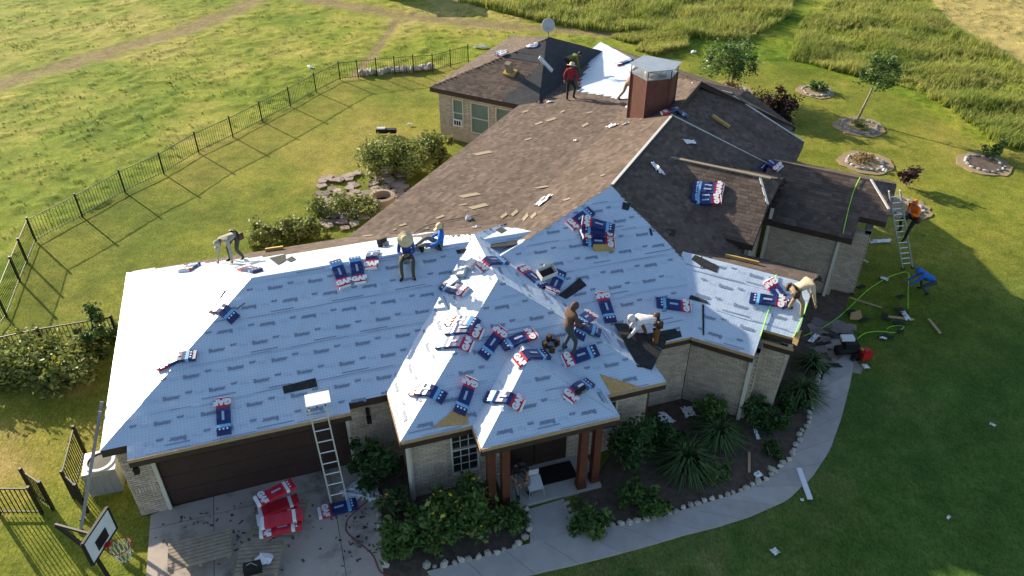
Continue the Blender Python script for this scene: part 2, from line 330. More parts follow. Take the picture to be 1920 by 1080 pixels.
q = scatter(far_box, 110000, RNG); k_ = inpoly(q[:, 0], q[:, 1], MEADOW) & (np.minimum(np.minimum(dline(q[:, 0], q[:, 1], TRACK1) / 1.7, dline(q[:, 0], q[:, 1], TRACK2) / .6), dline(q[:, 0], q[:, 1], TRACK3) / 1.4) > .8) & (vnoise(q[:, 0], q[:, 1], .8, 1) * .55 + vnoise(q[:, 0], q[:, 1], .38, 2) * .45 > .5)
q = q[k_][:20000]; grass_patch('meadow_grass', 'rough clumpy meadow grass outside the black iron fence', q, .1, .016, 5, .9, LM['grass'])
# ---------------------------------------------------------------- paving and beds
def sheet(name, pts, z, mt, kind='structure', sub=None):
    V = [(p[0], p[1], z) for p in pts]; return mesh(name, V, [list(range(len(V)))] if True else [], mt, kind=kind)
drv = empty('driveway', G(480, 1000)); tag(drv, kind='structure')
# driveway poured in panels split by joints along the garage axes
def clip(poly, nx_, ny_, d):
    out = []; n = len(poly)
    for i in range(n):
        p, q_ = poly[i], poly[(i + 1) % n]; sp = p[0] * nx_ + p[1] * ny_ - d; sq = q_[0] * nx_ + q_[1] * ny_ - d
        if sp <= 0: out.append(p)
        if (sp < 0) != (sq < 0) and sp != sq: t = sp / (sp - sq); out.append((p[0] + t * (q_[0] - p[0]), p[1] + t * (q_[1] - p[1])))
    return out
def frameclip(poly, ax_, lo, hi):
    d0 = O[0] * ax_[0] + O[1] * ax_[1]
    p = clip(poly, ax_[0], ax_[1], d0 + hi); return clip(p, -ax_[0], -ax_[1], -(d0 + lo)) if len(p) > 2 else p
for (l0, h0) in ((-9, -.42), (-.40, .45)):
    for (c0, c1) in ((-3, 2.0), (2.015, 5.0), (5.015, 9)):
        p = frameclip(frameclip(DRIVE, b1, l0, h0), a1, c0, c1)
        if len(p) > 2: MB().slab([(q_[0], q_[1], .03) for q_ in p], .1, RNG.uniform(.2, .8)).build('concrete_panel', M['concrete'], drv)
# curved walk, slab by slab
OUT = GP((830, 1110), (1000, 1078), (1107, 1053), (1196, 1030), (1280, 1005), (1345, 989), (1410, 968), (1477, 938), (1523, 895), (1557, 843), (1577, 787), (1593, 725), (1600, 690), (1597, 655))
INN = GP((800, 1073), (873, 1054), (970, 1026), (1080, 1000), (1167, 985), (1240, 970), (1313, 947), (1380, 927), (1437, 900), (1477, 867), (1500, 828), (1515, 797), (1533, 735), (1545, 700))
def resamp(P, n):
    P = np.array(P); s = np.r_[0, np.cumsum(np.hypot(*np.diff(P, axis=0).T))]; t = np.linspace(0, s[-1], n); return np.stack([np.interp(t, s, P[:, 0]), np.interp(t, s, P[:, 1])], 1)
A_, B_ = resamp(OUT, 61), resamp(INN, 61); walk = empty('sidewalk', (*A_[20], 0)); tag(walk, kind='structure')
for i in range(0, 60, 4):
    o_ = A_[i:i + 5].copy(); n_ = B_[i:i + 5].copy(); e = .011
    pts = [(*p, .04) for p in o_] + [(*p, .04) for p in n_[::-1]]; c = np.mean(np.array(pts), 0); pts = [tuple(c + (np.array(p) - c) * (1 - e)) for p in pts]
    MB().slab(pts, .12, RNG.uniform(.2, .8)).build('walk_slab', M['slab'], walk)
PW = GP((990, 957), (1057, 937), (1078, 998), (1060, 1005), (994, 1022), (993, 985))
MB().slab([(*p, .045) for p in PW], .12, .6).build('walk_slab', M['slab'], walk)
def bed(name, label, pts, mt, z=.012):
    n = resamp(list(pts) + [pts[0]], 60)[:-1]; n = n + RNG.normal(0, .03, n.shape)
    return tag(MB().slab([(*p, z) for p in n], .1).build(name, mt), kind='structure')
bed('mulch_bed', None, GP((1075, 935), (1130, 880), (1195, 770), (1262, 700), (1400, 735), (1480, 640), (1500, 560), (1600, 535), (1580, 590), (1590, 655), (1540, 705), (1530, 735), (1513, 797), (1497, 828), (1477, 866), (1437, 899), (1380, 926), (1313, 946), (1240, 969), (1167, 984), (1085, 996)), M['mulch'])
bed('mulch_bed', None, GP((660, 860), (740, 840), (800, 900), (940, 880), (990, 955), (990, 1000), (968, 1024), (920, 1041), (826, 1063), (760, 1090), (722, 1090), (712, 1000), (705, 930)), M['mulch'])
# edging stones, one object each, children of the border they form
def stone_mesh(seed):
    r = random.Random(seed); bm = bmesh.new(); bmesh.ops.create_icosphere(bm, subdivisions=1, radius=1)
    for v in bm.verts: v.co *= r.uniform(.75, 1.15)
    me = bpy.data.meshes.new('edging_stone'); bm.to_mesh(me); bm.free(); me.materials.append(M['stone'])
    at = me.attributes.new('tint', 'FLOAT', 'POINT'); at.data.foreach_set('value', np.full(len(me.vertices), r.random(), np.float32)); return me
STN = [stone_mesh(i) for i in range(8)]
def border(label, P, step, r0, name='stone_border'):
    P = np.array(P); s = np.r_[0, np.cumsum(np.hypot(*np.diff(P, axis=0).T))]; n = int(s[-1] / step); t = np.linspace(0, s[-1], n)
    root = empty(name, (*P[0], 0), label, 'stone edging')
    for k in range(n):
        o = bpy.data.objects.new('edging_stone', STN[random.randrange(8)]); COL.objects.link(o); o.parent = root
        px, py = np.interp(t[k], s, P[:, 0]) + random.gauss(0, .02), np.interp(t[k], s, P[:, 1]) + random.gauss(0, .02)
        o.location = Vector((px, py, .05)) - root.location; sc = r0 * random.uniform(.7, 1.25); o.scale = (sc * random.uniform(.9, 1.4), sc, sc * .75); o.rotation_euler = (0, 0, random.uniform(0, 6.3))
    return root
border('pale rounded stones edging the mulch bed along the curved walk', GP((1062, 945), (1072, 968), (1085, 992), (1120, 990), (1167, 983), (1240, 967), (1313, 944), (1380, 924), (1437, 897), (1477, 863), (1497, 826), (1513, 795), (1528, 735), (1535, 700)), .21, .095)
border('pale rounded stones edging the flower bed left of the porch', GP((988, 958), (993, 985), (988, 1003), (968, 1024), (920, 1041), (873, 1052), (826, 1062), (800, 1066)), .2, .095)
border('loose pale stones between driveway and flower bed', GP((703, 935), (709, 960), (716, 985), (718, 1020), (722, 1060)), .24, .1)
# flagstone landing at the right corner
fl = empty('flagstone_landing', G(1560, 640)); tag(fl, kind='structure')
for k in range(34):
    u, v = random.random(), random.random(); c = G(1520 + 75 * u + 10 * v, 605 + 85 * v)[:2]; n = random.choice((4, 5, 6)); a0 = random.uniform(0, 6)
    MB().slab([(c[0] + random.uniform(.16, .34) * math.cos(a0 + 2 * math.pi * j / n), c[1] + random.uniform(.16, .34) * math.sin(a0 + 2 * math.pi * j / n), .022 + .0007 * k) for j in range(n)], .05, random.random()).build('flagstone', M['flag'], fl)
# flagstone patio behind the house
pt_ = empty('rear_flagstone_patio', G(670, 370)); tag(pt_, kind='structure')
for k in range(130):
    u, v = random.random(), random.random(); c = G(600 + 165 * u, 430 - 95 * v - 25 * u + 10 * random.random())[:2]; n = random.choice((5, 6)); a0 = random.uniform(0, 6)
    MB().slab([(c[0] + random.uniform(.12, .36) * math.cos(a0 + 2 * math.pi * j / n), c[1] + random.uniform(.12, .36) * math.sin(a0 + 2 * math.pi * j / n), .02 + .0006 * k) for j in range(n)], .05, random.random()).build('flagstone', M['flag'], pt_)

b = G(752, -6); r = empty('white_shed', tuple(b), 'white walled shed at the far edge of the meadow track', 'shed')
MB().box(b + [0, .6, 1.1], (1.5, .9, 1.1)).build('wall', M['white'], r); MB().box(b + [0, .6, 2.26], (1.7, 1.1, .06)).build('roof', M['grey'], r); MB().box(b + [0, -.31, .9], (.4, .02, .9)).build('door', M['grey'], r)
# ---------------------------------------------------------------- the house: roof bodies as sets of planes over footprints
ZE = 2.6
def pl_in(o, axis, c0, p, z0=ZE):
    "plane rising with slope p along +axis from coordinate c0 (axis from frame origin)"
    ax_ = np.array(axis[:2]); return np.array([p * ax_[0], p * ax_[1], z0 - p * (c0 + O[:2] @ ax_)])
def pl3(A, B, C):
    A, B, C = map(np.asarray, (A, B, C)); n = np.cross(B - A, C - A); return np.array([-n[0] / n[2], -n[1] / n[2], (n @ A) / n[2]])
def f1(*q): return [tuple(w1(a, b)[:2]) for a, b in q]
def f2(*q): return [tuple(w2(a, b)[:2]) for a, b in q]
BODY = {}
def body(name, foot, planes): BODY[name] = (foot, planes)
body('garage', f1((0, 0), (.59, 0), (.59, -.35), (5.81, -.35), (5.81, -.1), (12.5, -.1), (12.5, 7.8), (0, 7.8)), dict(front=pl_in(O, b1, 0, .4), back=pl_in(O, -b1, -7.8, .4), left=pl_in(O, a1, 0, .4)))
body('bay', f1((6.81, -1.85), (13.8, -1.85), (13.8, 6), (6.81, 6)), dict(front=pl_in(O, b1, -1.85, .475), left=pl_in(O, a1, 6.81, .475), right=pl_in(O, -a1, -13.8, .475), back=pl_in(O, -b1, -7.6, .475)))
body('porch', f1((8.58, -2.65), (12.13, -2.65), (12.13, 1), (8.58, 1)), dict(front=pl_in(O, b1, -2.65, .5), left=pl_in(O, a1, 8.58, .5), right=pl_in(O, -a1, -12.13, .5)))
body('main', f1((12.6, -.42)) + f2((11.16, 10.51), (12.2, 10.9), (12.2, 14.8), (11.3, 14.8), (11.1, 21.0), (7.3, 20.1), (7.25, 24), (4.4, 27), (4.4, 13)) + f1((10.2, 4.2), (10.2, 2.5)),
     dict(left=pl_in(O, a2, 7.25, .42, 4.77), right=pl_in(O, -a2, -7.25, .417, 4.77), front=pl_in(O, b1, -.42, .417)))
body('patio', f2((-.62, 9.5), (4.8, 9.5), (4.8, 26.8), (.3, 32), (-.62, 33)), dict(left=pl_in(O, a2, -.62, .203)))
body('rear', f2((-5.41, 23.16), (2, 23.16), (2, 32), (-5.41, 32)), dict(front=pl_in(O, b2, 23.16, .417), left=pl_in(O, a2, -5.41, .417), right=pl_in(O, -a2, 1.3, 1.1, 4.39), back=pl_in(O, -b2, -31.6, .43)))
body('wing', f2((10, 10.5), (12.9, 10.5), (12.9, 11.3), (13.8, 11.3), (13.8, 15.2), (10, 15.2)), dict(front=pl_in(O, b2, 10.5, .43), back=pl_in(O, -b2, -15.5, .43)))
body('gable', f2((7.4, 14.95), (11.72, 14.95), (11.72, 20.1), (7.4, 20.1)), dict(front=pl_in(O, b2, 14.95, .42, 3.3), right=pl_in(O, -a2, -11.14, .75, 4.37), back=pl_in(O, -b2, -20.05, .42, 3.3)))
body('side', f2((11.0, 18.0), (14.45, 18.0), (14.45, 18.95), (15.3, 18.95), (15.3, 23), (11.0, 23)), dict(front=pl_in(O, b2, 18.0, .42), right=pl_in(O, -a2, -15.3, .42, 3.3), back=pl_in(O, -b2, -23, .42)))
body('far', f2((7.3, 22.4), (11.6, 22.9), (11.6, 25), (8.3, 25.4), (7.0, 24.2)), dict(right=pl_in(O, -a2, -11.6, .42)))
body('farther', f2((8.3, 25.2), (10.9, 25.2), (10.9, 26.4), (8.6, 27)), dict(right=pl_in(O, -a2, -10.95, .42)))
body('strip', f2((7.2, 20.15), (11.2, 21.2), (11.4, 22.9), (7.0, 23.6)), dict(left=pl3(w2(7.2, 20.15, 4.74), w2(11.2, 21.2, 3.0), w2(7.0, 23.6, 4.45))))
body('backslope', f2((7.25, 24), (.3, 32), (8, 29.5)), dict(back=pl3(w2(7.25, 24, 4.77), w2(.3, 32, 2.79), w2(8, 29.5, 2.6))))
body('backcorner', f2((7.25, 24), (8, 29.5), (11, 26.4)), dict(back=pl3(w2(7.25, 24, 4.77), w2(8, 29.5, 2.6), w2(11, 26.4, 2.6))))
def pz(p, x, y): return p[0] * x + p[1] * y + p[2]
def roofz(x, y, skip=None):
    x = np.asarray(x, float); y = np.asarray(y, float); r = np.full(x.shape, -1.)
    for n, (ft, ps) in BODY.items():
        if n == skip: continue
        zz = np.min([pz(p, x, y) for p in ps.values()], 0); r = np.where(inpoly(x, y, ft), np.maximum(r, zz), r)
    return r
def roofhit(px, py):
    "first point on the roof (or the ground) under a line of sight"
    r = ray(px, py); t = np.linspace(12, 75, 3200); p = np.array([0, 0, CAM_H])[None] + t[:, None] * r[None]; h = roofz(p[:, 0], p[:, 1]); k = np.argmax(p[:, 2] <= h)
    if p[k, 2] > h[k]: return G(px, py)
    q = p[k].copy(); q[2] = h[k]; return q
def rnormal(x, y, e=.04):
    dx = (roofz(x + e, y) - roofz(x - e, y)) / (2 * e); dy = (roofz(x, y + e) - roofz(x, y - e)) / (2 * e); n = np.array([-float(dx), -float(dy), 1.]); return n / np.linalg.norm(n)
def planepoly(bn, pn):
    ft, ps = BODY[bn]; p = ps[pn]; poly = list(ft)
    for k, q in ps.items():
        if k == pn: continue
        d = p - q; n = math.hypot(d[0], d[1]); poly = clip(poly, d[0] / n, d[1] / n, -d[2] / n)
        if len(poly) < 3: return []
    return poly
house = empty('house', w1(5, 3), 'single storey pale brick house with a many-hipped roof being reshingled', 'house')
FELT = {('garage', 'front'), ('garage', 'left'), ('garage', 'back'), ('bay', 'front'), ('bay', 'left'), ('bay', 'right'), ('porch', 'front'), ('porch', 'left'), ('porch', 'right'), ('main', 'front'), ('wing', 'front')}
def polymask(bn, pn, pix):
    p = BODY[bn][1][pn]; out = []
    for (x_, y_) in pix:
        r = ray(x_, y_); t = (p[2] + pz(p, 0, 0) * 0 - CAM_H) / (r[2] - p[0] * r[0] - p[1] * r[1]); out.append((t * r[0], t * r[1]))
    return out
Z1 = [(520, 520), (600, 489), (650, 480), (730, 479), (800, 474), (870, 470), (985, 452), (985, 480), (850, 495), (560, 565)]
Z2 = [(1100, 84), (1128, 72), (1160, 80), (1205, 108), (1180, 135), (1225, 150), (1195, 168), (1190, 186), (1165, 187), (1125, 178), (1085, 173), (1090, 150), (1100, 130), (1108, 105)]
WHITE = {('patio', 'left'): [polymask('patio', 'left', Z1), polymask('patio', 'left', Z2)], ('main', 'left'): [polymask('main', 'left', Z1), polymask('main', 'left', Z2)]}
def is_felt(key, x, y):
    x = np.asarray(x, float); y = np.asarray(y, float)
    if key == ('garage', 'back'):
        a = (x - O[0]) * a1[0] + (y - O[1]) * a1[1]; b = (x - O[0]) * b1[0] + (y - O[1]) * b1[1]
        return b < np.maximum(7.75 - .3 * np.clip(a - .8, 0, 9), 6.35)
    if key in FELT: return np.ones(x.shape, bool)
    if key in WHITE: return np.any([inpoly(x, y, q) for q in WHITE[key]], 0)
    return np.zeros(x.shape, bool)
def is_black(key, x, y):
    if key[0] != 'rear' or key[1] == 'left': return np.zeros(np.shape(x), bool)
    a = (x - O[0]) * a2[0] + (y - O[1]) * a2[1]; b = (x - O[0]) * b2[0] + (y - O[1]) * b2[1]
    return (b - 23.16 > 2.5) | (a > -1.5 + .3 * (b - 23.2)) if key[1] == 'front' else np.ones(np.shape(x), bool)
def text_mesh(s, bold=0., size=1.):
    c = bpy.data.curves.new('t', 'FONT'); c.body = s; c.size = size; c.offset = bold; c.align_x = 'CENTER'; c.align_y = 'CENTER'; c.resolution_u = 2
    o = bpy.data.objects.new('t', c); COL.objects.link(o); dg = bpy.context.evaluated_depsgraph_get(); me = bpy.data.meshes.new_from_object(o.evaluated_get(dg))
    V = np.array([v.co[:] for v in me.vertices]); F_ = [list(p.vertices) for p in me.polygons]
    bpy.data.objects.remove(o); bpy.data.curves.remove(c); bpy.data.meshes.remove(me); return V, F_
T_BUS = text_mesh('Buster', .008, .15); T_FELT = text_mesh('Felt', -.003, .15); T_LOGO = text_mesh('GAF', .006, .085); T_GAF = text_mesh('GAF', .02, .23)
IND = [0]
for bn, (ft, ps) in BODY.items():
    for pn, p in ps.items():
        poly = planepoly(bn, pn)
        if len(poly) < 3: continue
        key = (bn, pn); P3 = [(q[0], q[1], pz(p, *q)) for q in poly]
        cl = [P3[0]]
        for q in P3[1:]:
            if np.linalg.norm(np.array(q) - cl[-1]) > 1e-4: cl.append(q)
        if np.linalg.norm(np.array(cl[0]) - cl[-1]) < 1e-4: cl.pop()
        slope = MB().slab(cl, .07).build('roof_slope', M['osb'] if key in FELT and key[0] != 'garage' else M['fascia'], house)
        MB().slab([(q[0], q[1], q[2] - .072) for q in cl], .15).build('fascia', M['fascia'], house)
        # in-plane axes: u along the eave, v up the slope
        gr = np.array([p[0], p[1]]); gl = np.linalg.norm(gr); up = gr / gl; n3 = np.array([-p[0], -p[1], 1]) / math.sqrt(1 + gl * gl)
        v3 = np.array([up[0], up[1], gl]) / math.sqrt(1 + gl * gl); u3 = np.array([up[1], -up[0], 0.]); sl = math.sqrt(1 + gl * gl)
        uv = np.array([[(q[0] * u3[0] + q[1] * u3[1]), (q[0] * up[0] + q[1] * up[1]) * sl] for q in poly]); u0, v0 = uv.min(0); u1, v1 = uv.max(0)
        base = np.array([0, 0, p[2]])
        def W(u, v, h=0):
            u = np.asarray(u, float); v = np.asarray(v, float); xy = u[..., None] * u3[:2] + (v / sl)[..., None] * up
            z_ = pz(p, xy[..., 0], xy[..., 1]); return np.concatenate([xy, z_[..., None]], -1) + np.asarray(h)[..., None] * n3
        def vis(u, v):
            q = W(u, v); return q[..., 2] > roofz(q[..., 0], q[..., 1], bn) - .015
        def inside(u, v): q = W(u, v); return inpoly(q[..., 0], q[..., 1], poly)
        # underlayment rolled out in courses
        st = 1.12
        for c in range(int((v1 - v0) / st) + 1):
            va, vb = v0 + c * st - (.0 if c == 0 else .09), min(v0 + (c + 1) * st, v1)
            pc = clip(clip([tuple(q) for q in uv], 0, 1, vb), 0, -1, -va)
            if len(pc) < 3: continue
            cs = .22; ua, ub = min(q[0] for q in pc), max(q[0] for q in pc); VV = {}; VL = []; FF = []; UV = []; BK = []
            for i in range(int((ub - ua) / cs) + 1):
                for j in range(int((vb - va) / cs) + 1):
                    q = clip(clip(clip(clip(pc, 1, 0, ua + (i + 1) * cs), -1, 0, -(ua + i * cs)), 0, 1, va + (j + 1) * cs), 0, -1, -(va + j * cs))
                    if len(q) < 3: continue
                    A = np.array(q); ctr = A.mean(0); cw = W(ctr[0], ctr[1])
                    blk = bool(is_black(key, cw[0], cw[1])); 
                    if not (bool(is_felt(key, cw[0], cw[1])) or blk): continue
                    if not (vis(A[:, 0], A[:, 1]).any() or bool(vis(ctr[0], ctr[1]))): continue
                    f = []
                    for (u, v) in q:
                        kk = (round(u, 4), round(v, 4))
                        if kk not in VV:
                            wr_ = .014 * (vnoise(u, v * 1.5, .7, 71 + c) - .5) + .012 * (vnoise(u * .35 + v, v - u * .3, .24, 72) - .5); VV[kk] = len(VL)
                            VL.append(W(u, v, .016 - .006 * (v - va) / st + wr_)); UV.append((u, v))
                        if not f or f[-1] != VV[kk]: f.append(VV[kk])
                    if len(set(f)) >= 3: FF.append(f); BK.append(blk)
            if not FF: continue
            par = list(range(len(VL)))
            def find(k):
                while par[k] != k: par[k] = par[par[k]]; k = par[k]
                return k
            for f in FF:
                for k in f[1:]: par[find(f[0])] = find(k)
            groups = {}
            for f, k in zip(FF, BK): groups.setdefault(find(f[0]), []).append((f, k))
            for gl_ in sorted(groups.values(), key=len):
                used = sorted({k for f, _ in gl_ for k in f}); mp = {k: n_ for n_, k in enumerate(used)}
                o = mesh('felt_sheet', [VL[k] for k in used], [[mp[k] for k in f] for f, _ in gl_], [M['felt'], M['oldfelt']], house, smooth=True, mi=[1 if k else 0 for _, k in gl_])
                ul = o.data.uv_layers.new(name='UVMap')
                for l in o.data.loops: ul.data[l.index].uv = UV[used[l.vertex_index]]
            if any(BK) or key in (('garage', 'left'), ('bay', 'nothing'), ('garage', 'back'), ('patio', 'left'), ('main', 'left')): continue
            tb = MB()
            for row in range(2):
                vv = v0 + c * st + .27 + row * .5; flip = -1 if (c + row) % 3 == 0 else 1
                for k in range(int((ub - ua) / 1.08) + 2):
                    uu = ua + k * 1.08 + (.5 if row else 0) + .13 * c - .3
                    cen = W(uu, vv); 
                    if not bool(is_felt(key, cen[0], cen[1])): continue
                    for (tv, tf), off, mi_ in ((T_BUS, .13, 0), (T_FELT, -.29, 1)):
                        cu = uu + off * flip; e = np.array([cu - .27, cu + .27, cu]); ev = np.array([vv - .08, vv + .08, vv])
                        if not (inside(e, ev).all() and vis(e, ev).all()): continue
                        tb.add(W(cu + flip * tv[:, 0], vv + flip * tv[:, 1], np.full(len(tv), .0265)), tf, .5, mi_)
                    lu, lv = uu + .54, vv + .06
                    if bool(inside(np.array(lu), np.array(lv))) and bool(vis(np.array(lu), np.array(lv))): tb.add(W(lu + T_LOGO[0][:, 0], lv + T_LOGO[0][:, 1], np.full(len(T_LOGO[0]), .0265)), T_LOGO[1], .5, 0)
            for k in range(int((ub - ua) / 1.6) + 1):
                lu, lv, ll = ua + k * 1.6 + random.uniform(0, .8), va + random.choice((.1, .16)), random.uniform(.25, .45); e = np.array([lu - ll, lu, lu + ll])
                if inside(e, np.full(3, lv)).all() and vis(e, np.full(3, lv)).all(): tb.add(W(np.array([lu - ll, lu + ll, lu + ll, lu - ll]), lv + np.array([-.012, -.012, .012, .012]), np.full(4, .027)), [[0, 1, 2, 3]], .5, 0)
            for k in range(int((ub - ua) / .5) + 1):  # painted shadow line along the bottom lap of each course, not print
                lu, lv = ua + k * .5 + .25, va + .03; e = np.array([lu - .25, lu, lu + .25])
                if random.random() < .85 and inside(e, np.full(3, lv)).all() and vis(e, np.full(3, lv)).all(): tb.add(W(np.array([lu - .25, lu + .25, lu + .25, lu - .25]), lv + np.array([-.008, -.008, .008, .008]), np.full(4, .028)), [[0, 1, 2, 3]], .5, random.choice((0, 1)))
            if tb.n: tb.build('print_and_lap_shadow', [M['ink'], M['inkp']], o, tint=False, kind='stuff')
        # shingles laid tab by tab
        if key in FELT and key != ('garage', 'back'): continue
        ex = .145; nc = int((v1 - v0) / ex); C0 = []; 
        for c in range(nc):
            va = v0 + c * ex; pcs = clip(clip([tuple(q) for q in uv], 0, 1, va + ex), 0, -1, -va)
            if len(pcs) < 3: continue
            ua, ub = min(q[0] for q in pcs), max(q[0] for q in pcs); u = ua - random.uniform(0, .1)
            while u < ub:
                w_ = random.choice((.13, .17, .2, .24, .3)); C0.append((max(u, ua), min(u + w_, ub), va, random.random() < .5)); u += w_
        if not C0: continue
        C0 = np.array(C0, float); um = (C0[:, 0] + C0[:, 1]) / 2; vm_ = C0[:, 2] + ex / 2; q = W(um, vm_)
        ok = inpoly(q[:, 0], q[:, 1], poly) & (q[:, 2] > roofz(q[:, 0], q[:, 1], bn) - .03) & ~is_felt(key, q[:, 0], q[:, 1]) & ~is_black(key, q[:, 0], q[:, 1]); C0 = C0[ok]
        if not len(C0): continue
        n = len(C0); ua, ub, va, hi = C0.T; ub = ub - .006; hf = .009 + .004 * hi; hb = .005 + .002 * hi
        ft_ = lambda u, v, h: W(u, v, h)
        V8 = np.stack([W(ua, va - .012, hf), W(ub, va - .012, hf), W(ub, va + ex, hb), W(ua, va + ex, hb), W(ua, va - .012, 0 * hf), W(ub, va - .012, 0 * hf), W(ub, va + ex, 0 * hb), W(ua, va + ex, 0 * hb)], 1)
        FQ = np.array([[0, 1, 2, 3], [4, 5, 1, 0], [5, 6, 2, 1], [7, 4, 0, 3]]); tn = np.clip(.5 - .22 * hi + RNG.normal(0, .22, n), 0, 1)
        take = np.zeros(n, bool)
        if bn in ('gable',) and pn == 'front': take[np.argsort(V8[:, :, 1].mean(1))[:300]] = True
        for k in np.nonzero(take)[0]: mesh('shingle', V8[k], FQ, M['shingle'], slope, tint=np.full(4, tn[k]))
        r_ = ~take
        if r_.any():
            i = np.arange(r_.sum())[:, None, None] * 8; mesh('shingles', V8[r_].reshape(-1, 3), (i + FQ[None]).reshape(-1, 4), M['shingle'], slope, tint=np.repeat(tn[r_], 4), kind='stuff')
# ridge strips of pale cap metal and bare edge boards
def edge(name, pts, w, h, m): 
    b = MB()
    for p, q in zip(pts[:-1], pts[1:]): b.bar(p, q, w, h)
    return b.build(name, m, house)
edge('ridge_strip', [w2(7.25, 14.0, 4.80), w2(7.25, 20.0, 4.80)], .09, .035, M['drip'])
edge('ridge_strip', [w2(7.75, 17.5, 4.40), w2(11.5, 17.5, 4.40)], .13, .05, M['scrap'])
edge('hip_strip', [w2(11.14, 17.5, 4.41), w2(11.7, 16.5, 3.98)], .07, .03, M['drip']); edge('hip_strip', [w2(14.45, 20.5, 3.68), w2(15.25, 19.2, 3.36)], .07, .03, M['drip'])
edge('hip_strip', [w2(8.4, 25.15, 3.97), w2(11.6, 25.0, 2.63)], .07, .03, M['drip']); edge('hip_strip', [w2(7.2, 20.2, 4.78), w2(11.2, 21.2, 3.03)], .06, .03, M['drip']); edge('hip_strip', [w2(6.9, 23.9, 4.7), w2(8.3, 25.3, 4.02)], .06, .03, M['drip'])
def eaveboard(pts, z=2.6):
    for p, q in zip(pts[:-1], pts[1:]):
        p = np.array([*p, z]); q = np.array([*q, z]); d = (q - p) / np.linalg.norm(q - p); n = np.array([d[1], -d[0], 0])
        MB().bar(p + n * .018 + [0, 0, -.03], q + n * .018 + [0, 0, -.03], .03, .09).build('edge_board', M['rawwood'], house)
        MB().bar(p + n * .014 + [0, 0, -.16], q + n * .014 + [0, 0, -.16], .034, .15).build('fascia_board', M['fascia'], house)
eaveboard(f1((.59, -.35), (5.81, -.35)), 2.6 - .14); eaveboard(f1((6.81, -1.85), (8.58, -1.85))); eaveboard(f1((8.58, -2.65), (12.13, -2.65))); eaveboard(f1((12.13, -1.85), (13.8, -1.85)))
eaveboard(f1((8.58, -1.7), (8.58, -2.65))); eaveboard(f1((6.81, -.1), (6.81, -1.85))); eaveboard(f2((12.9, 11.3), (13.8, 11.3))); eaveboard(f2((11.16, 10.5), (12.9, 10.5)))
# bare sheathing left open at some eaves
def osb_patch(bn, pn, pix):
    q = polymask(bn, pn, pix); p = BODY[bn][1][pn]; MB().slab([(a, b, pz(p, a, b) + .034) for a, b in q], .02).build('bare_sheathing', M['osb'], house)
osb_patch('bay', 'front', [(812, 803), (842, 778), (852, 765), (877, 777), (878, 797)]); osb_patch('bay', 'front', [(1125, 703), (1200, 727), (1146, 740)]); osb_patch('wing', 'front', [(1488, 628), (1503, 620), (1494, 650), (1485, 645)])
# ---------------------------------------------------------------- brick walls
def solid(name, p, q, z0, z1, th, m, parent=None, nrm=None):
    p = np.array([p[0], p[1], 0.]); q = np.array([q[0], q[1], 0.]); d = (q - p); L = np.linalg.norm(d); d /= L; n = np.array([d[1], -d[0], 0]) if nrm is None else nrm
    c = (p + q) / 2 - n * th / 2 + np.array([0, 0, (z0 + z1) / 2]); b = MB(); b.add(boxv(c, d * L / 2, n * th / 2, np.array([0, 0, (z1 - z0) / 2])), BOXF); return b.build(name, m, parent), d, n, L
BRICKS = [0]
def wall(p, q, holes=(), z1=2.52, single=False):
    "brick wall from p to q (outer face right of travel); holes as (s0, s1, z0, z1)"
    p = np.array([p[0], p[1], 0.]); q = np.array([q[0], q[1], 0.]); L = np.linalg.norm(q - p); d = (q - p) / L; n = np.array([d[1], -d[0], 0]); b = MB()
    cuts = sorted({0., L, *[h[0] for h in holes], *[h[1] for h in holes]})
    for s0, s1 in zip(cuts[:-1], cuts[1:]):
        z = 0.; m_ = (s0 + s1) / 2
        for h in sorted([h for h in holes if h[0] <= m_ <= h[1]], key=lambda h: h[2]) + [(0, 0, z1, z1)]:
            if h[2] > z + .01: b.add(boxv(p + d * m_ - n * .1 + [0, 0, (z + h[2]) / 2], d * (s1 - s0) / 2, n * .1, np.array([0, 0, (h[2] - z) / 2])), BOXF)
            z = h[3]
    wl = b.build('brick_wall', M['mortar'], house); bw, bh = .205, .068; VS = []; TS = []
    z = .03; r = 0; band = (.78, 1.0)
    while z + bh < z1:
        sold = band[0] <= z < band[1]; hh = .2 if sold else bh; w_ = .072 if sold else bw; s = -(.5 * w_ if r % 2 and not sold else 0)
        while s < L:
            a_, b_ = max(s, 0) + .004, min(s + w_ - .01, L) - .002; m_ = (a_ + b_) / 2
            if b_ - a_ > .03 and not any(h[0] - .01 < b_ and a_ < h[1] + .01 and z + hh > h[2] and z < h[3] for h in holes):
                pr = .012 + random.uniform(0, .006); VS.append(boxv(p + d * m_ + n * pr / 2 + [0, 0, z + hh / 2 - .005], d * (b_ - a_) / 2, n * pr / 2, np.array([0, 0, hh / 2 - .006]))); TS.append(random.random())
            s += w_
        z += hh + .004; r += 1
    VS = np.array(VS); TS = np.array(TS); F5 = BOXF; k = 0
    if single:
        k = min(len(VS), 300 - BRICKS[0]); BRICKS[0] += k; o_ = np.argsort(np.linalg.norm(VS.mean(1) - np.array([0, 0, CAM_H]), axis=1)); VS, TS = VS[o_], TS[o_]
        for j in range(k): mesh('brick', VS[j], BOXF, M['brick'], wl, tint=np.full(6, TS[j]))
    if len(VS) > k:
        i = np.arange(len(VS) - k)[:, None, None] * 8; mesh('bricks', VS[k:].reshape(-1, 3), (i + BOXF[None]).reshape(-1, 4), M['brick'], wl, tint=np.repeat(TS[k:], 6), kind='stuff')
    return wl
P1 = lambda a, b: w1(a, b)[:2]; P2 = lambda a, b: w2(a, b)[:2]
wall(P1(.25, .12), P1(.93, .12), single=True); wall(P1(5.72, .12), P1(7.05, .12), single=True)
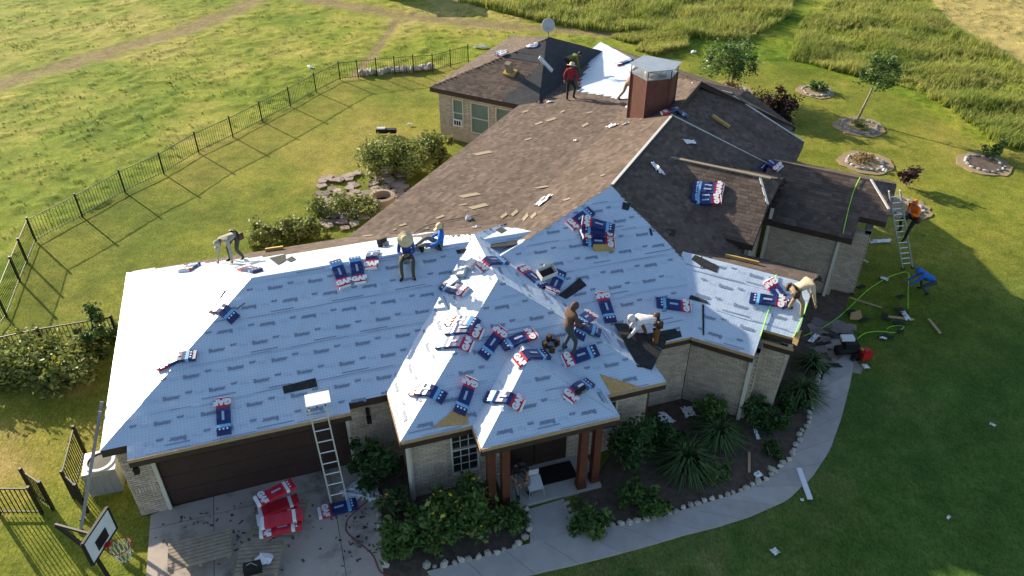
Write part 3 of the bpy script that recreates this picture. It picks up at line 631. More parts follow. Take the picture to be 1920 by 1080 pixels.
wall(P1(.25, 7.6), P1(.25, .12)); wall(P1(7.05, .15), P1(7.05, -1.42))
wall(P1(7.05, -1.42), P1(9.3, -1.42), [(1.03, 1.78, .5, 2.3)], single=True)
wall(P1(9.3, -1.42), P1(11.6, -1.42), [(.12, 1.98, .1, 2.25)]); wall(P1(11.6, -1.42), P1(13.55, -1.42), [(.3, 1.1, .8, 2.2)])
wall(P1(13.55, -1.42), P1(13.55, -.2)); wall(P1(13.55, -.2), P1(15.45, -.2)); wall(P2(11.12, 10.78), P2(13.0, 10.78)); wall(P2(13.0, 10.78), P2(13.0, 11.3)); wall(P2(13.0, 11.3), P2(13.62, 11.3)); wall(P2(13.62, 11.3), P2(13.62, 15.0))
wall(P2(8.5, 15.25), P2(11.45, 15.25), z1=3.22); wall(P2(11.45, 15.25), P2(11.45, 18.3), z1=3.25); wall(P2(11.6, 18.3), P2(14.2, 18.3)); wall(P2(14.2, 18.3), P2(14.2, 18.75)); wall(P2(14.2, 18.75), P2(14.95, 18.75)); wall(P2(14.95, 18.75), P2(14.95, 22.8))
wall(P2(10.8, 22.9), P2(11.3, 22.9)); wall(P2(11.3, 22.9), P2(11.3, 24.9)); wall(P2(8.5, 25.0), P2(10.7, 25.0), z1=2.55)
wall(P2(-5.1, 31), P2(-5.1, 23.42)); wall(P2(-5.1, 23.42), P2(-.5, 23.42), [(.75, 1.35, .75, 2.15), (1.75, 2.75, .6, 2.15), (3.1, 4.1, .6, 2.15)]); wall(P2(-.3, 23.4), P2(-.3, 12.2)); wall(P1(7.2, 7.5), P1(.25, 7.6))
def window(p, d, s0, s1, z0, z1, pane, rows=1, cols=1, mid=True):
    n = np.array([d[1], -d[0], 0]); c = lambda s, z, o: np.array([p[0], p[1], 0]) + d * s + n * o + np.array([0, 0, z])
    b = MB(); 
    for (sa, sb, za, zb) in ((s0 - .05, s0, z0 - .05, z1 + .05), (s1, s1 + .05, z0 - .05, z1 + .05), (s0, s1, z1, z1 + .05), (s0, s1, z0 - .05, z0)) + (((s0, s1, (z0 + z1) / 2 - .02, (z0 + z1) / 2 + .02),) if mid else ()):
        b.add(boxv(c((sa + sb) / 2, (za + zb) / 2, -.02), d * (sb - sa) / 2, n * .035, np.array([0, 0, (zb - za) / 2])), BOXF)
    w_ = b.build('window', M['trim'], house)
    for k in range(2 if mid else 1):
        za, zb = (z0 + k * (z1 - z0) / 2, z0 + (k + 1) * (z1 - z0) / 2) if mid else (z0, z1)
        MB().add(boxv(c((s0 + s1) / 2, (za + zb) / 2, -.05 - .015 * k), d * (s1 - s0) / 2, n * .006, np.array([0, 0, (zb - za) / 2])), BOXF).build('pane', pane, w_)
    if rows * cols > 1:
        b = MB()
        for i in range(1, cols): s = s0 + (s1 - s0) * i / cols; b.add(boxv(c(s, (z0 + z1) / 2, -.035), d * .009, n * .008, np.array([0, 0, (z1 - z0) / 2])), BOXF)
        for j in range(1, rows): z = z0 + (z1 - z0) * j / rows; b.add(boxv(c((s0 + s1) / 2, z, -.037), d * (s1 - s0) / 2, n * .008, np.array([0, 0, .009])), BOXF)
        b.build('muntins', M['trim'], w_)
    return w_
window(P1(7.05, -1.42), a1, 1.08, 1.73, .55, 2.25, M['glass'], 6, 3); window(P1(11.6, -1.42), a1, .35, 1.05, .85, 2.15, M['glass'], 4, 2)
wr_ = window(P2(-5.1, 23.42), a2, .8, 1.3, .8, 2.1, M['blind']); window(P2(-5.1, 23.42), a2, 1.8, 2.7, .65, 2.1, M['blind']); window(P2(-5.1, 23.42), a2, 3.15, 4.05, .65, 2.1, M['blind'])
n2 = -b2; cc = lambda s, z, o: np.array([*P2(-5.1, 23.42), 0]) + a2 * s + n2 * o + np.array([0, 0, z])
b = MB(); b.add(boxv(cc(1.05, .98, .05), a2 * .24, n2 * .04, np.array([0, 0, .17])), BOXF); b.build('window_fan', M['white'], wr_)
b = MB(); [b.add(boxv(cc(.92 + .13 * k, .98, .095), a2 * .045, n2 * .006, np.array([0, 0, .11])), BOXF) for k in range(3)]; b.build('fan_opening', M['black'], wr_)
# garage door in four sections
n1 = -b1; gd = lambda s, z, o: w1(.93 + s, .12, z) + n1 * o
for k in range(4): MB().add(boxv(gd(2.395, .27 + .54 * k, -.12), a1 * 2.39, n1 * .025, np.array([0, 0, .264])), BOXF).build('garage_door_section', M['garagedoor'], house)
MB().add(boxv(gd(2.395, 2.35, -.06), a1 * 2.395, n1 * .06, np.array([0, 0, .17])), BOXF).build('door_header', M['fascia'], house)
for s in (.02, 4.77): MB().add(boxv(gd(s, 1.08, .01), a1 * .045, n1 * .03, np.array([0, 0, 1.08])), BOXF).build('door_trim', M['trim'], house)
# porch: floor, posts, doors, mat
MB().slab([(*w1(a, b_)[:2], .1) for a, b_ in ((9.25, -2.6), (11.85, -2.6), (11.85, -1.42), (9.25, -1.42))], .14).build('porch_floor', M['slab'], house)
for a, b_ in ((8.9, -2.28), (9.22, -2.45), (11.3, -2.45), (11.72, -2.35)):
    c = w1(a, b_); MB().box(c + [0, 0, 1.27], (.1, .1, 1.27), -Y1).box(c + [0, 0, .17], (.125, .125, .1), -Y1).build('porch_post', M['timber'], house)
for k in range(2):
    c = w1(9.3 + .585 + .94 * k, -1.42); dr_ = MB().add(boxv(c + b1 * .05 + [0, 0, 1.17], a1 * .455, b1 * .03, np.array([0, 0, 1.06])), BOXF).build('entry_door', M['darkwood'], house)
    for i in range(2):
        for j in range(2): MB().add(boxv(c + a1 * (-.2 + .4 * i) + b1 * .015 + [0, 0, 1.15 + .55 * j], a1 * .16, b1 * .012, np.array([0, 0, .22])), BOXF).build('door_pane', M['curtain'], dr_)
# downspouts
def spout(c, z1=2.4): MB().box(np.array([c[0], c[1], z1 / 2]), (.05, .05, z1 / 2), -Y2).build('downspout', M['trim'], house)
spout(P2(14.05, 18.22)); spout(P2(11.7, 18.1), 3.0); spout(P2(12.85, 10.7)); spout(P2(11.55, 15.2), 3.1); spout(P1(7.0, -1.5)); 
# wall lamps by the garage
for s in (.6, 6.25):
    c = w1(s, .02, 2.02); l_ = MB().box(c, (.05, .04, .09), -Y1).box(c + [0, 0, -.2] + n1 * .1, (.06, .06, .1), -Y1).bar(c + n1 * .02, c + n1 * .1 + [0, 0, -.08], .02).build('wall_lamp', M['black'], house)
# chimney
ch = MB(); cz = lambda a, b_, z: w2(a, b_, z)
CH = [(5.2, 21.1), (6.05, 20.55), (6.75, 21.2), (6.75, 22.0), (5.4, 22.1)]
pts = [cz(a, b_, 0) for a, b_ in CH]
chim = MB().slab([(q[0], q[1], 5.75) for q in pts], 2.2).build('chimney', M['siding'], house)
for k in range(5): 
    q = pts[k]; MB().bar([q[0], q[1], 3.7], [q[0], q[1], 5.75], .07).build('corner_trim', M['siding'], chim)
MB().slab([(q[0], q[1], 5.78) for q in pts], .05).build('chimney_deck', M['metal'], chim)
cp = MB().slab([(q[0], q[1], 6.12) for q in [cz(a, b_, 0) for a, b_ in ((5.1, 21.1), (6.05, 20.5), (6.85, 21.2), (6.85, 22.1), (5.3, 22.2))]], .03).build('chimney_cap', M['metal'], chim)
for k in range(5): q = pts[k]; MB().bar([q[0], q[1], 5.75], [q[0], q[1], 6.1], .03).build('cap_post', M['black'], chim)
for a, b_, r in ((5.75, 21.5, .14), (6.3, 21.5, .17)): MB().lathe(cz(a, b_, 5.75), [(r, 0), (r, .25), (r * .5, .3), (0, .31)], 12).build('flue_pipe', M['metal'], chim, smooth=True)
# ---------------------------------------------------------------- shingle bundles lying on the roof (bent where they cross a ridge)
def smooth_path(p0, p1, n=13, w=None):
    tt = np.r_[0, .025, np.linspace(.12, 1, n - 2)]; xy = p0[:2][None] * (1 - tt[:, None]) + p1[:2][None] * tt[:, None]; z = roofz(xy[:, 0], xy[:, 1]); z = np.where(z < 0, 0, z)
    zs = z.copy()
    for _ in range(2): zs[1:-1] = np.maximum(z[1:-1], (zs[:-2] + zs[1:-1] * 2 + zs[2:]) / 4)
    return np.column_stack([xy, zs])
def bundle(label, red_px, blue_px, lift=0., L=1.0, wd=.335, th=.085, group='shingle bundles set out on the roof', flat=None, cols=('navy', 'red', 'ltblue', 'wwhite'), words=True, ground=False):
    A = G(*red_px, lift + .03) if ground else roofhit(*red_px); B = G(*blue_px, lift + .03) if ground else roofhit(*blue_px)
    c = (A + B) / 2; d = (B - A); d[2] = 0; d /= max(np.linalg.norm(d), 1e-6); slope = 1.
    if not ground:
        s = float((roofz(c[0] + d[0] * .2, c[1] + d[1] * .2) - roofz(c[0] - d[0] * .2, c[1] - d[1] * .2)) / .4); slope = math.sqrt(1 + s * s)
    h = d * L / 2 / slope
    path = smooth_path(c - h, c + h) if not ground else np.linspace(A * 0 + c - h, c + h, 13)
    path[:, 2] += lift + .022; n = len(path); mid = path[n // 2]
    wd *= random.uniform(.96, 1.06); root = empty('shingle_bundle', tuple(mid), label, 'shingle bundle', group)
    T = np.gradient(path, axis=0); T /= np.linalg.norm(T, axis=1)[:, None]
    pn = np.array([-d[1], d[0], 0.]); dz = 0. if ground else float((roofz(mid[0] + pn[0] * .12, mid[1] + pn[1] * .12) - roofz(mid[0] - pn[0] * .12, mid[1] - pn[1] * .12)) / .24); dz = max(-.55, min(.55, dz)); pw = pn + np.array([0, 0, dz]); pw /= np.linalg.norm(pw)
    N_ = np.cross(T, pw); N_ *= np.sign(N_[:, 2:3]); N_ /= np.linalg.norm(N_, axis=1)[:, None]
    V = []; 
    for k in range(n):
        jit = random.uniform(-.014, .012)
        for (u, v) in ((-wd / 2, 0), (wd / 2, 0), (wd / 2 - .012, th + jit), (-wd / 2 + .012, th + jit)): V.append(path[k] + pw * u + N_[k] * v)
    def seg(i0, i1, m_, nm, caps):
        F_ = []
        for k in range(i0, i1):
            a_, b_ = k * 4, k * 4 + 4; F_ += [[a_ + j, a_ + (j + 1) % 4, b_ + (j + 1) % 4, b_ + j] for j in range(4)]
        used = sorted({i for f in F_ for i in f}); mp = {u: i for i, u in enumerate(used)}; FF_ = [[mp[i] for i in f] for f in F_]
        if 0 in caps: FF_.append([mp[i0 * 4 + j] for j in range(4)])
        if 1 in caps: FF_.append([mp[i1 * 4 + j] for j in (3, 2, 1, 0)])
        return mesh(nm, [V[i] for i in used], FF_, m_, root)
    seg(0, 1, M[cols[3]], 'wrapper_end', (0,)); re_ = seg(1, 4, M[cols[1]], 'red_label', ()); seg(4, 9, M[cols[0]], 'wrapper', ()); seg(9, 10, M[cols[2]], 'blue_band', ()); tail = seg(10, 12, M[cols[0]], 'wrapper_tail', (1,))
    if words:
        k = 2; tv, tf = T_GAF; o_ = path[k] + (path[3] - path[2]) * .25 + N_[k] * (th + .012)
        mesh('printed_letters', [o_ - pw * q[0] * .95 * 1.0 + T[k] * q[1] * .9 for q in tv], tf, M['wwhite'], re_)
        b = MB()
        for j in (-.09, 0, .09):
            c_ = (path[10] + path[11]) / 2 + pw * j + N_[10] * (th + .012); b.poly([c_ + pw * .027 * math.cos(a) + T[10] * .027 * math.sin(a) for a in np.linspace(0, 2 * math.pi, 8, endpoint=False)])
        b.build('printed_dots', M['wwhite'], tail, tint=False, kind='stuff')
        o_ = (path[6] + path[7]) / 2 + N_[6] * (th + .012); MB().poly([o_ + T[6] * s * .12 + pw * t * .03 for s, t in ((-1, -1), (1, -1), (1, 1), (-1, 1))]).build('printed_line', M['inkp'], root, tint=False)
    return root
W_ = 'shingle bundle '
BUN = [('draped over the garage back ridge near the bare white hip, dark side up', (300, 517), (330, 494)), ('draped over the garage back slope, its red end facing the white hip', (338, 518), (374, 494)),
 ('pale and crumpled at the peak of the garage hip', (452, 505), (487, 512)), ('lying across the garage hip beside a dark square of shingles', (398, 577), (441, 601)), ('low on the garage hip by itself', (315, 683), (352, 672)),
 ('over the garage ridge, farthest from the seated man in the straw hat', (644, 531), (632, 500)), ('over the garage ridge between two others', (673, 522), (667, 494)), ('flat on the garage ridge next to the seated man in the straw hat', (697, 499), (701, 478)),
 ('alone low on the garage slope above the garage door', (419, 756), (421, 810)), ('beside three white boxes on the bay valley', (878, 551), (828, 535)), ('bent over the top of the bay ridge', (900, 508), (946, 492)),
 ('slanting down the bay right slope next to the open box', (980, 508), (1017, 538)), ('under the open white box', (1032, 550), (1050, 517)), ('topmost of three on the bay left slope', (842, 604), (894, 612)), ('middle one of three on the bay left slope', (897, 627), (846, 621)), ('lowest of three on the bay left slope', (880, 652), (826, 647)),
 ('leaning down the bay front slope beside the porch ridge', (938, 626), (910, 664)), ('over the top of the porch ridge, red end right', (997, 630), (948, 650)), ('bent over the porch ridge lower down', (972, 682), (1021, 668)), ('at the feet of the man in the brown hood', (1065, 677), (1109, 662)),
 ('alone on the front slope above the man in the white hood', (1129, 557), (1143, 600)), ('lying level on the front slope near the valley', (1288, 578), (1237, 571)), ('highest on the front slope near the brown shingles', (1069, 427), (1106, 399)),
 ('level on the right wing next to the bending man', (1468, 570), (1412, 562)), ('slanting under the bending man on the right wing', (1443, 532), (1474, 573)), ('alone beyond the gable ridge on dark shingles', (1466, 322), (1424, 309)), ('bent over the main ridge end near the chimney', (1247, 214), (1283, 218)),
 ('low on the left hip of the bay above the bare sheathing', (776, 733), (829, 748)), ('in the valley between bay and porch', (882, 720), (864, 770)), ('on the porch left hip', (971, 759), (921, 747)), ('on the porch front slope under a nail gun', (1067, 750), (1102, 722)), ('half seen beside the white felt behind the chimney', (1160, 118), (1196, 104)), ('navy one on the white felt behind the chimney', (1150, 126), (1190, 112))]
for lb, r_, b_ in BUN: bundle(W_ + lb, r_, b_)
for k in range(4): bundle(W_ + ('at the bottom of', 'second up in', 'third up in', 'on top of')[k] + ' the pile high on the front slope', [(1145, 458), (1098, 446), (1145, 447), (1097, 432)][k], [(1098, 455), (1140, 440), (1095, 440), (1143, 445)][k], lift=.09 * k)
for k in range(4): bundle(W_ + ('nearest the ridge', 'second', 'third', 'nearest the eave')[k] + ' in the row on the brown gable', (1355 - 2 * k, 354 + 8 * k), (1303 - 2 * k, 350 + 8 * k), lift=.02 * (k % 2))
for k in range(3): bundle(W_ + ('under two others', 'between two others', 'on top')[k] + ' beside the man in the brown hood', [(1100, 604), (1078, 612), (1108, 602)][k], [(1085, 632), (1108, 626), (1085, 618)][k], lift=.09 * k)
for k in range(3): bundle(W_ + ('bottom', 'middle', 'top')[k] + ' of the pile at the rear roof peak below the dish', (1008, 82 - 2 * k), (1000, 68), lift=.09 * k)
for k in range(2): bundle(W_ + ('lower', 'upper')[k] + ' of two on the rear wing shingles', (948, 102 + 6 * k), (932, 100 + 4 * k), lift=.02)
# bundles on the ground
for k in range(1): bundle(W_ + ('flat', 'tilted')[k] + ' on the concrete at the ladder foot', [(612, 962), (635, 985)][k], [(655, 950), (668, 962)][k], ground=True, lift=.06 * k, group='bundles on the driveway')
GRD = [('left', 'second', 'third', 'right')]
for k in range(5): bundle(('red ridge cap bundle ' + ('lowest', 'second up', 'third up', 'fourth up', 'top')[k] + ' in the heap on the pallet by the ladder'), [(490, 985), (492, 975), (497, 1015), (500, 1002), (495, 962)][k], [(555, 965), (560, 950), (565, 1000), (568, 985), (548, 935)][k], ground=True, lift=.16 + .07 * k, group='red bundles on the pallet', cols=('red', 'red', 'wwhite', 'wwhite'), words=(k in (2, 4)))
# ---------------------------------------------------------------- boxes, boards and scraps on the roof
def frame_at(p, yaw_px=None, yaw=0.):
    n = rnormal(p[0], p[1]) if p[2] > .5 else np.array([0, 0, 1.]); x_ = np.array([math.cos(yaw), math.sin(yaw), 0]); x_ = x_ - n * (x_ @ n); x_ /= np.linalg.norm(x_); return x_, np.cross(n, x_), n
def onroof(px, yaw, lift=0.):
    p = roofhit(*px); x_, y_, n = frame_at(p, yaw=yaw); return p + n * (lift + .022), x_, y_, n
def slabthing(name, label, cat, px, yaw, hx, hy, hz, m, group=None, lift=0.):
    c, x_, y_, n = onroof(px, yaw, lift); r = empty(name, tuple(c), label, cat, group); MB().add(boxv(c + n * hz, x_ * hx, y_ * hy, n * hz), BOXF).build(name + '_body', m, r); return r, c, x_, y_, n
for k, (px, yw) in enumerate((((852, 532), .5), ((868, 513), 1.2), ((886, 499), .7))):
    r, c, x_, y_, n = slabthing('white_box', 'small closed white cardboard box ' + ('next to the navy bundle end', 'between two other boxes', 'highest up the bay valley')[k], 'box', px, yw, .15, .135, .06, M['card'], 'white boxes on the roof')
    MB().add(boxv(c + n * .122, x_ * .15, y_ * .025, n * .002), BOXF).build('tape', M['wwhite'], r)
c, x_, y_, n = onroof((1023, 520), .55, .13); r = empty('open_box', tuple(c), 'open white cardboard box lying on a shingle bundle', 'box')
for s in (-1, 1): MB().add(boxv(c + x_ * .25 * s + n * .1, x_ * .006, y_ * .16, n * .1), BOXF).build('side_panel', M['card'], r); MB().add(boxv(c + y_ * .16 * s + n * .1, x_ * .25, y_ * .006, n * .1), BOXF).build('side_panel', M['card'], r)
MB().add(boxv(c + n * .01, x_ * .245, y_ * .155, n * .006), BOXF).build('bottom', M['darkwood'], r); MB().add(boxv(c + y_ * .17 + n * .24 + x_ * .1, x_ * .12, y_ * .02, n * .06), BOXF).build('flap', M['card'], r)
def patch(name, label, cat, pix, m, th=.012, group=None, lift=.02):
    q = [roofhit(*p) for p in pix]; c = np.mean(q, 0); r = empty(name, tuple(c), label, cat, group); MB().slab([(a[0], a[1], a[2] + lift + th) for a in q], th).build('sheet', m, r); return r
BLK = [('black shingle strip lying diagonally on the front slope', [(1047, 555), (1087, 523), (1100, 537), (1062, 562)]), ('black felt strip along the edge of the brown shingles', [(855, 471), (968, 452), (970, 460), (858, 478)]), ('dark square of shingles across the garage hip', [(412, 560), (422, 545), (460, 570), (444, 582)]),
 ('black opened bundle at the eave by the garage ladder', [(530, 726), (592, 711), (596, 727), (533, 740)]), ('upper dark cross piece of felt on the right wing', [(1296, 488), (1303, 480), (1320, 487), (1348, 502), (1343, 513), (1318, 503)]), ('dark upright scrap of felt on the right wing', [(1314, 483), (1335, 484), (1334, 506), (1313, 505)]), ('lower dark scrap of felt on the right wing', [(1291, 562), (1295, 555), (1325, 565), (1328, 572)]),
 ('narrow black strip running down to the wing eave', [(1316, 573), (1320, 573), (1320, 630), (1317, 630)]), ('black felt scrap at the ragged felt edge', [(1217, 430), (1268, 432), (1265, 444), (1220, 443)]), ('small black felt scrap under the main ridge', [(1168, 381), (1183, 384), (1178, 396), (1166, 393)]), ('dark felt pieces at the garage back valley', [(505, 485), (535, 478), (537, 490), (522, 498)]), ('small dark felt square near the back valley', [(536, 488), (548, 482), (556, 488), (545, 493)]), ('dark felt square on the brown slope near the ridge', [(930, 432), (940, 427), (951, 433), (940, 439)])]
for lb, px in BLK: patch('felt_scrap', lb, 'roofing scrap', px, M['newshingle'])
# new dark shingles laid from the inner eave corner, course by course
r = empty('new_shingle_course', tuple(roofhit(1215, 655)), 'freshly laid black shingle courses under the man in the white hood', 'new shingles')
for (p0, p1, p2, p3) in (((1152, 610), (1175, 609), (1222, 695), (1195, 690)), ((1175, 609), (1192, 625), (1240, 700), (1222, 695)), ((1205, 640), (1275, 622), (1278, 633), (1212, 652)), ((1200, 630), (1266, 618), (1270, 624), (1206, 641))):
    q = [roofhit(*p) + np.array([0, 0, .03 + .01 * (p1[0] % 3)]) for p in (p0, p1, p2, p3)]; MB().slab(q, .02).build('shingle_course', M['newshingle'], r)
# pale scraps of old shingle on the brown slope
SCRN = ['long strip', 'wide curled piece', 'pair-sized piece', 'thin piece', 'small square']
SCR = [(905, 288, 40, 9), (880, 367, 45, 10), (897, 388, 40, 12), (1015, 352, 30, 6), (825, 408, 18, 8), (755, 423, 16, 6), (965, 400, 14, 14), (985, 408, 12, 16), (945, 405, 14, 12), (1000, 405, 12, 14), (868, 385, 20, 4), (1033, 225, 22, 8), (1097, 235, 14, 9), (1055, 210, 10, 6), (990, 262, 14, 5), (1010, 232, 16, 7), (1105, 212, 14, 4), (690, 443, 25, 4), (740, 432, 8, 4), (800, 430, 10, 4), (1062, 375, 16, 6), (1130, 330, 10, 4), (985, 210, 14, 5), (1078, 265, 8, 4)]
for k, (px, py, w_, h_) in enumerate(SCR):
    patch('shingle_scrap', 'pale torn scrap of old shingle on the sunlit brown slope', 'roofing scrap', [(px - w_ / 2, py + h_ * .2), (px + w_ * .3, py - h_ / 2), (px + w_ / 2, py - h_ * .1), (px - w_ * .25, py + h_ / 2)], M['scrap'], .01, 'old shingle scraps on the brown slope')
def crumple(name, label, px, s, m, cat='wrapper', group=None, ground=False):
    c = (G(*px) + [0, 0, .03]) if ground else roofhit(*px); r = empty(name, tuple(c), label, cat, group); bm = bmesh.new(); bmesh.ops.create_icosphere(bm, subdivisions=2, radius=1)
    bm.free(); rr = random.Random(px[0] * 7 + px[1]); n = 7; a0 = rr.uniform(0, 3.1); V = []; F_ = []
    for i in range(n):
        for j in range(n):
            u, v = i / (n - 1) * 2 - 1, j / (n - 1) * 2 - 1; e = max(abs(u), abs(v)); k = 1 - .28 * e * rr.random()
            x_, y_ = u * s[0] * k, v * s[1] * k; X_, Y_ = x_ * math.cos(a0) - y_ * math.sin(a0), x_ * math.sin(a0) + y_ * math.cos(a0); h = 0. if ground else float(max(roofz(c[0] + X_, c[1] + Y_), 0) - c[2]); h = h if abs(h) < .6 else 0.
            V.append((X_, Y_, h + .03 + s[2] * 1.7 * rr.random() * (1.1 - .7 * e)))
    F_ = [[i * n + j, (i + 1) * n + j, (i + 1) * n + j + 1, i * n + j + 1] for i in range(n - 1) for j in range(n - 1) if rr.random() > .06]
    used = sorted({q for f in F_ for q in f}); mp = {q: k for k, q in enumerate(used)}
    mesh('crumpled_film', [V[q] for q in used], [[mp[q] for q in f] for f in F_], m, r, local=True); return r
for lb, px, s in (('crumpled white wrapper on the brown slope near the felt edge', (1018, 378), (.42, .16, .07)), ('pair of crumpled white wrappers below the chimney', (1147, 238), (.22, .16, .08)), ('small crumpled white wrapper below the chimney pair', (1172, 234), (.14, .08, .06)), ('white and pink wrapper by the back valley', (633, 443), (.3, .14, .08)), ('white wrapper tangle on the brown slope', (878, 412), (.14, .12, .12)), ('white and blue wrapper beside the tangle', (893, 428), (.16, .08, .06)), ('tiny white wrapper on the brown slope', (1079, 265), (.1, .07, .04)), ('white wrapper blown on the dark slope', (1293, 268), (.12, .3, .05)), ('pale blue torn sheet on the dark slope', (1232, 318), (.32, .12, .1)), ('white wrapper at the rear peak', (998, 85), (.3, .2, .05)), ('white wrapper at the edge of the rear white felt', (1098, 83), (.2, .12, .07)), ('white bucket-like wrapper under the chimney', (1180, 201), (.16, .12, .1)), ('white wrapper beside the rear valley', (1030, 193), (.16, .1, .06)), ('dark tool bag on the brown slope', (1012, 193), (.18, .1, .1))):
    crumple('wrapper', lb, px, s, M['black'] if 'dark' in lb and 'bag' in lb else M['wwhite'])
for lb, px, yw, hx in (('yellow toe board on dark shingles beyond the main ridge', (1350, 230), -.55, .4), ('pale board at the wall foot above the right wing', (1390, 490), -.35, .5), ('timber block on the garage back slope', (515, 470), .2, .28), ('orange board under the pile on the front slope', (1130, 467), .1, .3)):
    slabthing('loose_board', lb, 'board', px, yw, hx, .09, .045, M['toe'])
r, c, x_, y_, n = slabthing('roof_bracket', 'yellow roof bracket seat with a grey box on the rear wing', 'roof bracket', (957, 138), -.5, .3, .2, .05, M['toe']); MB().add(boxv(c + n * .35, x_ * .14, y_ * .12, n * .26), BOXF).build('grey_box', M['scrap'], r)
r, c, x_, y_, n = slabthing('folded_tarp', 'pale folded tarp on the rear black felt', 'tarp', (1022, 122), -.3, .45, .12, .03, M['card'])
def tool(label, px, s=1.):
    p, x_, y_, n = onroof(px, random.uniform(0, 3)); r = empty('nail_gun', tuple(p), label, 'nail gun'); MB().add(boxv(p + n * .12 * s, x_ * .13 * s, y_ * .04 * s, n * .05 * s), BOXF).add(boxv(p + n * .05 * s - x_ * .08 * s, x_ * .04 * s, y_ * .035 * s, n * .06 * s), BOXF).build('gun_body', M['black'], r); MB().add(boxv(p + n * .04 * s + x_ * .08 * s, x_ * .06 * s, y_ * .07 * s, n * .05 * s), BOXF).build('nail_magazine', M['grey'], r)
tool('black nail gun on the bundle on the porch front slope', (1085, 737), 1.2); tool('black nail gun on the brown slope left of the seated pair', (718, 463), 1.4); tool('nail gun with pale coil beside the straw-hatted man', (787, 471), 1.); tool('nail gun behind the legs of the man lying back', (760, 452), .9)
p, x_, y_, n = onroof((1032, 648), .4); r = empty('tool_belt', tuple(p), 'brown leather tool belt dropped on the bay front slope', 'tool belt')
MB().lathe(p + n * .05, [(.16, -.05), (.2, 0), (.16, .06), (.12, .02), (.16, -.05)], 12).build('belt', M['black'], r, smooth=True)
for a in range(4): MB().box(p + n * .08 + .17 * (x_ * math.cos(a * 1.5) + y_ * math.sin(a * 1.5)), (.07, .05, .09), a).build('pouch', M['leather'], r)
# satellite dish
p = w2(-1.25, 27.5, 4.42); r = empty('satellite_dish', tuple(p), 'grey satellite dish on a short mast at the rear roof peak', 'satellite dish')
MB().tube([p, p + [0, 0, .35]], .03).build('mast', M['grey'], r); dn = np.array([-.25, -.9, .35]); dn /= np.linalg.norm(dn); ux = np.cross(dn, [0, 0, 1.]); ux /= np.linalg.norm(ux); uy = np.cross(ux, dn)
MB().lathe(p + [0, 0, .5], [(0, 0), (.12, .012), (.23, .045), (.31, .085), (.32, .08), (.23, .035), (0, -.02)], 24, R=np.array([ux, uy, dn])).build('dish', M['dish'], r, smooth=True); MB().tube([p + [0, 0, .35], p + np.array([0, 0, .3]) + dn * .45], .015).build('feed_arm', M['grey'], r)
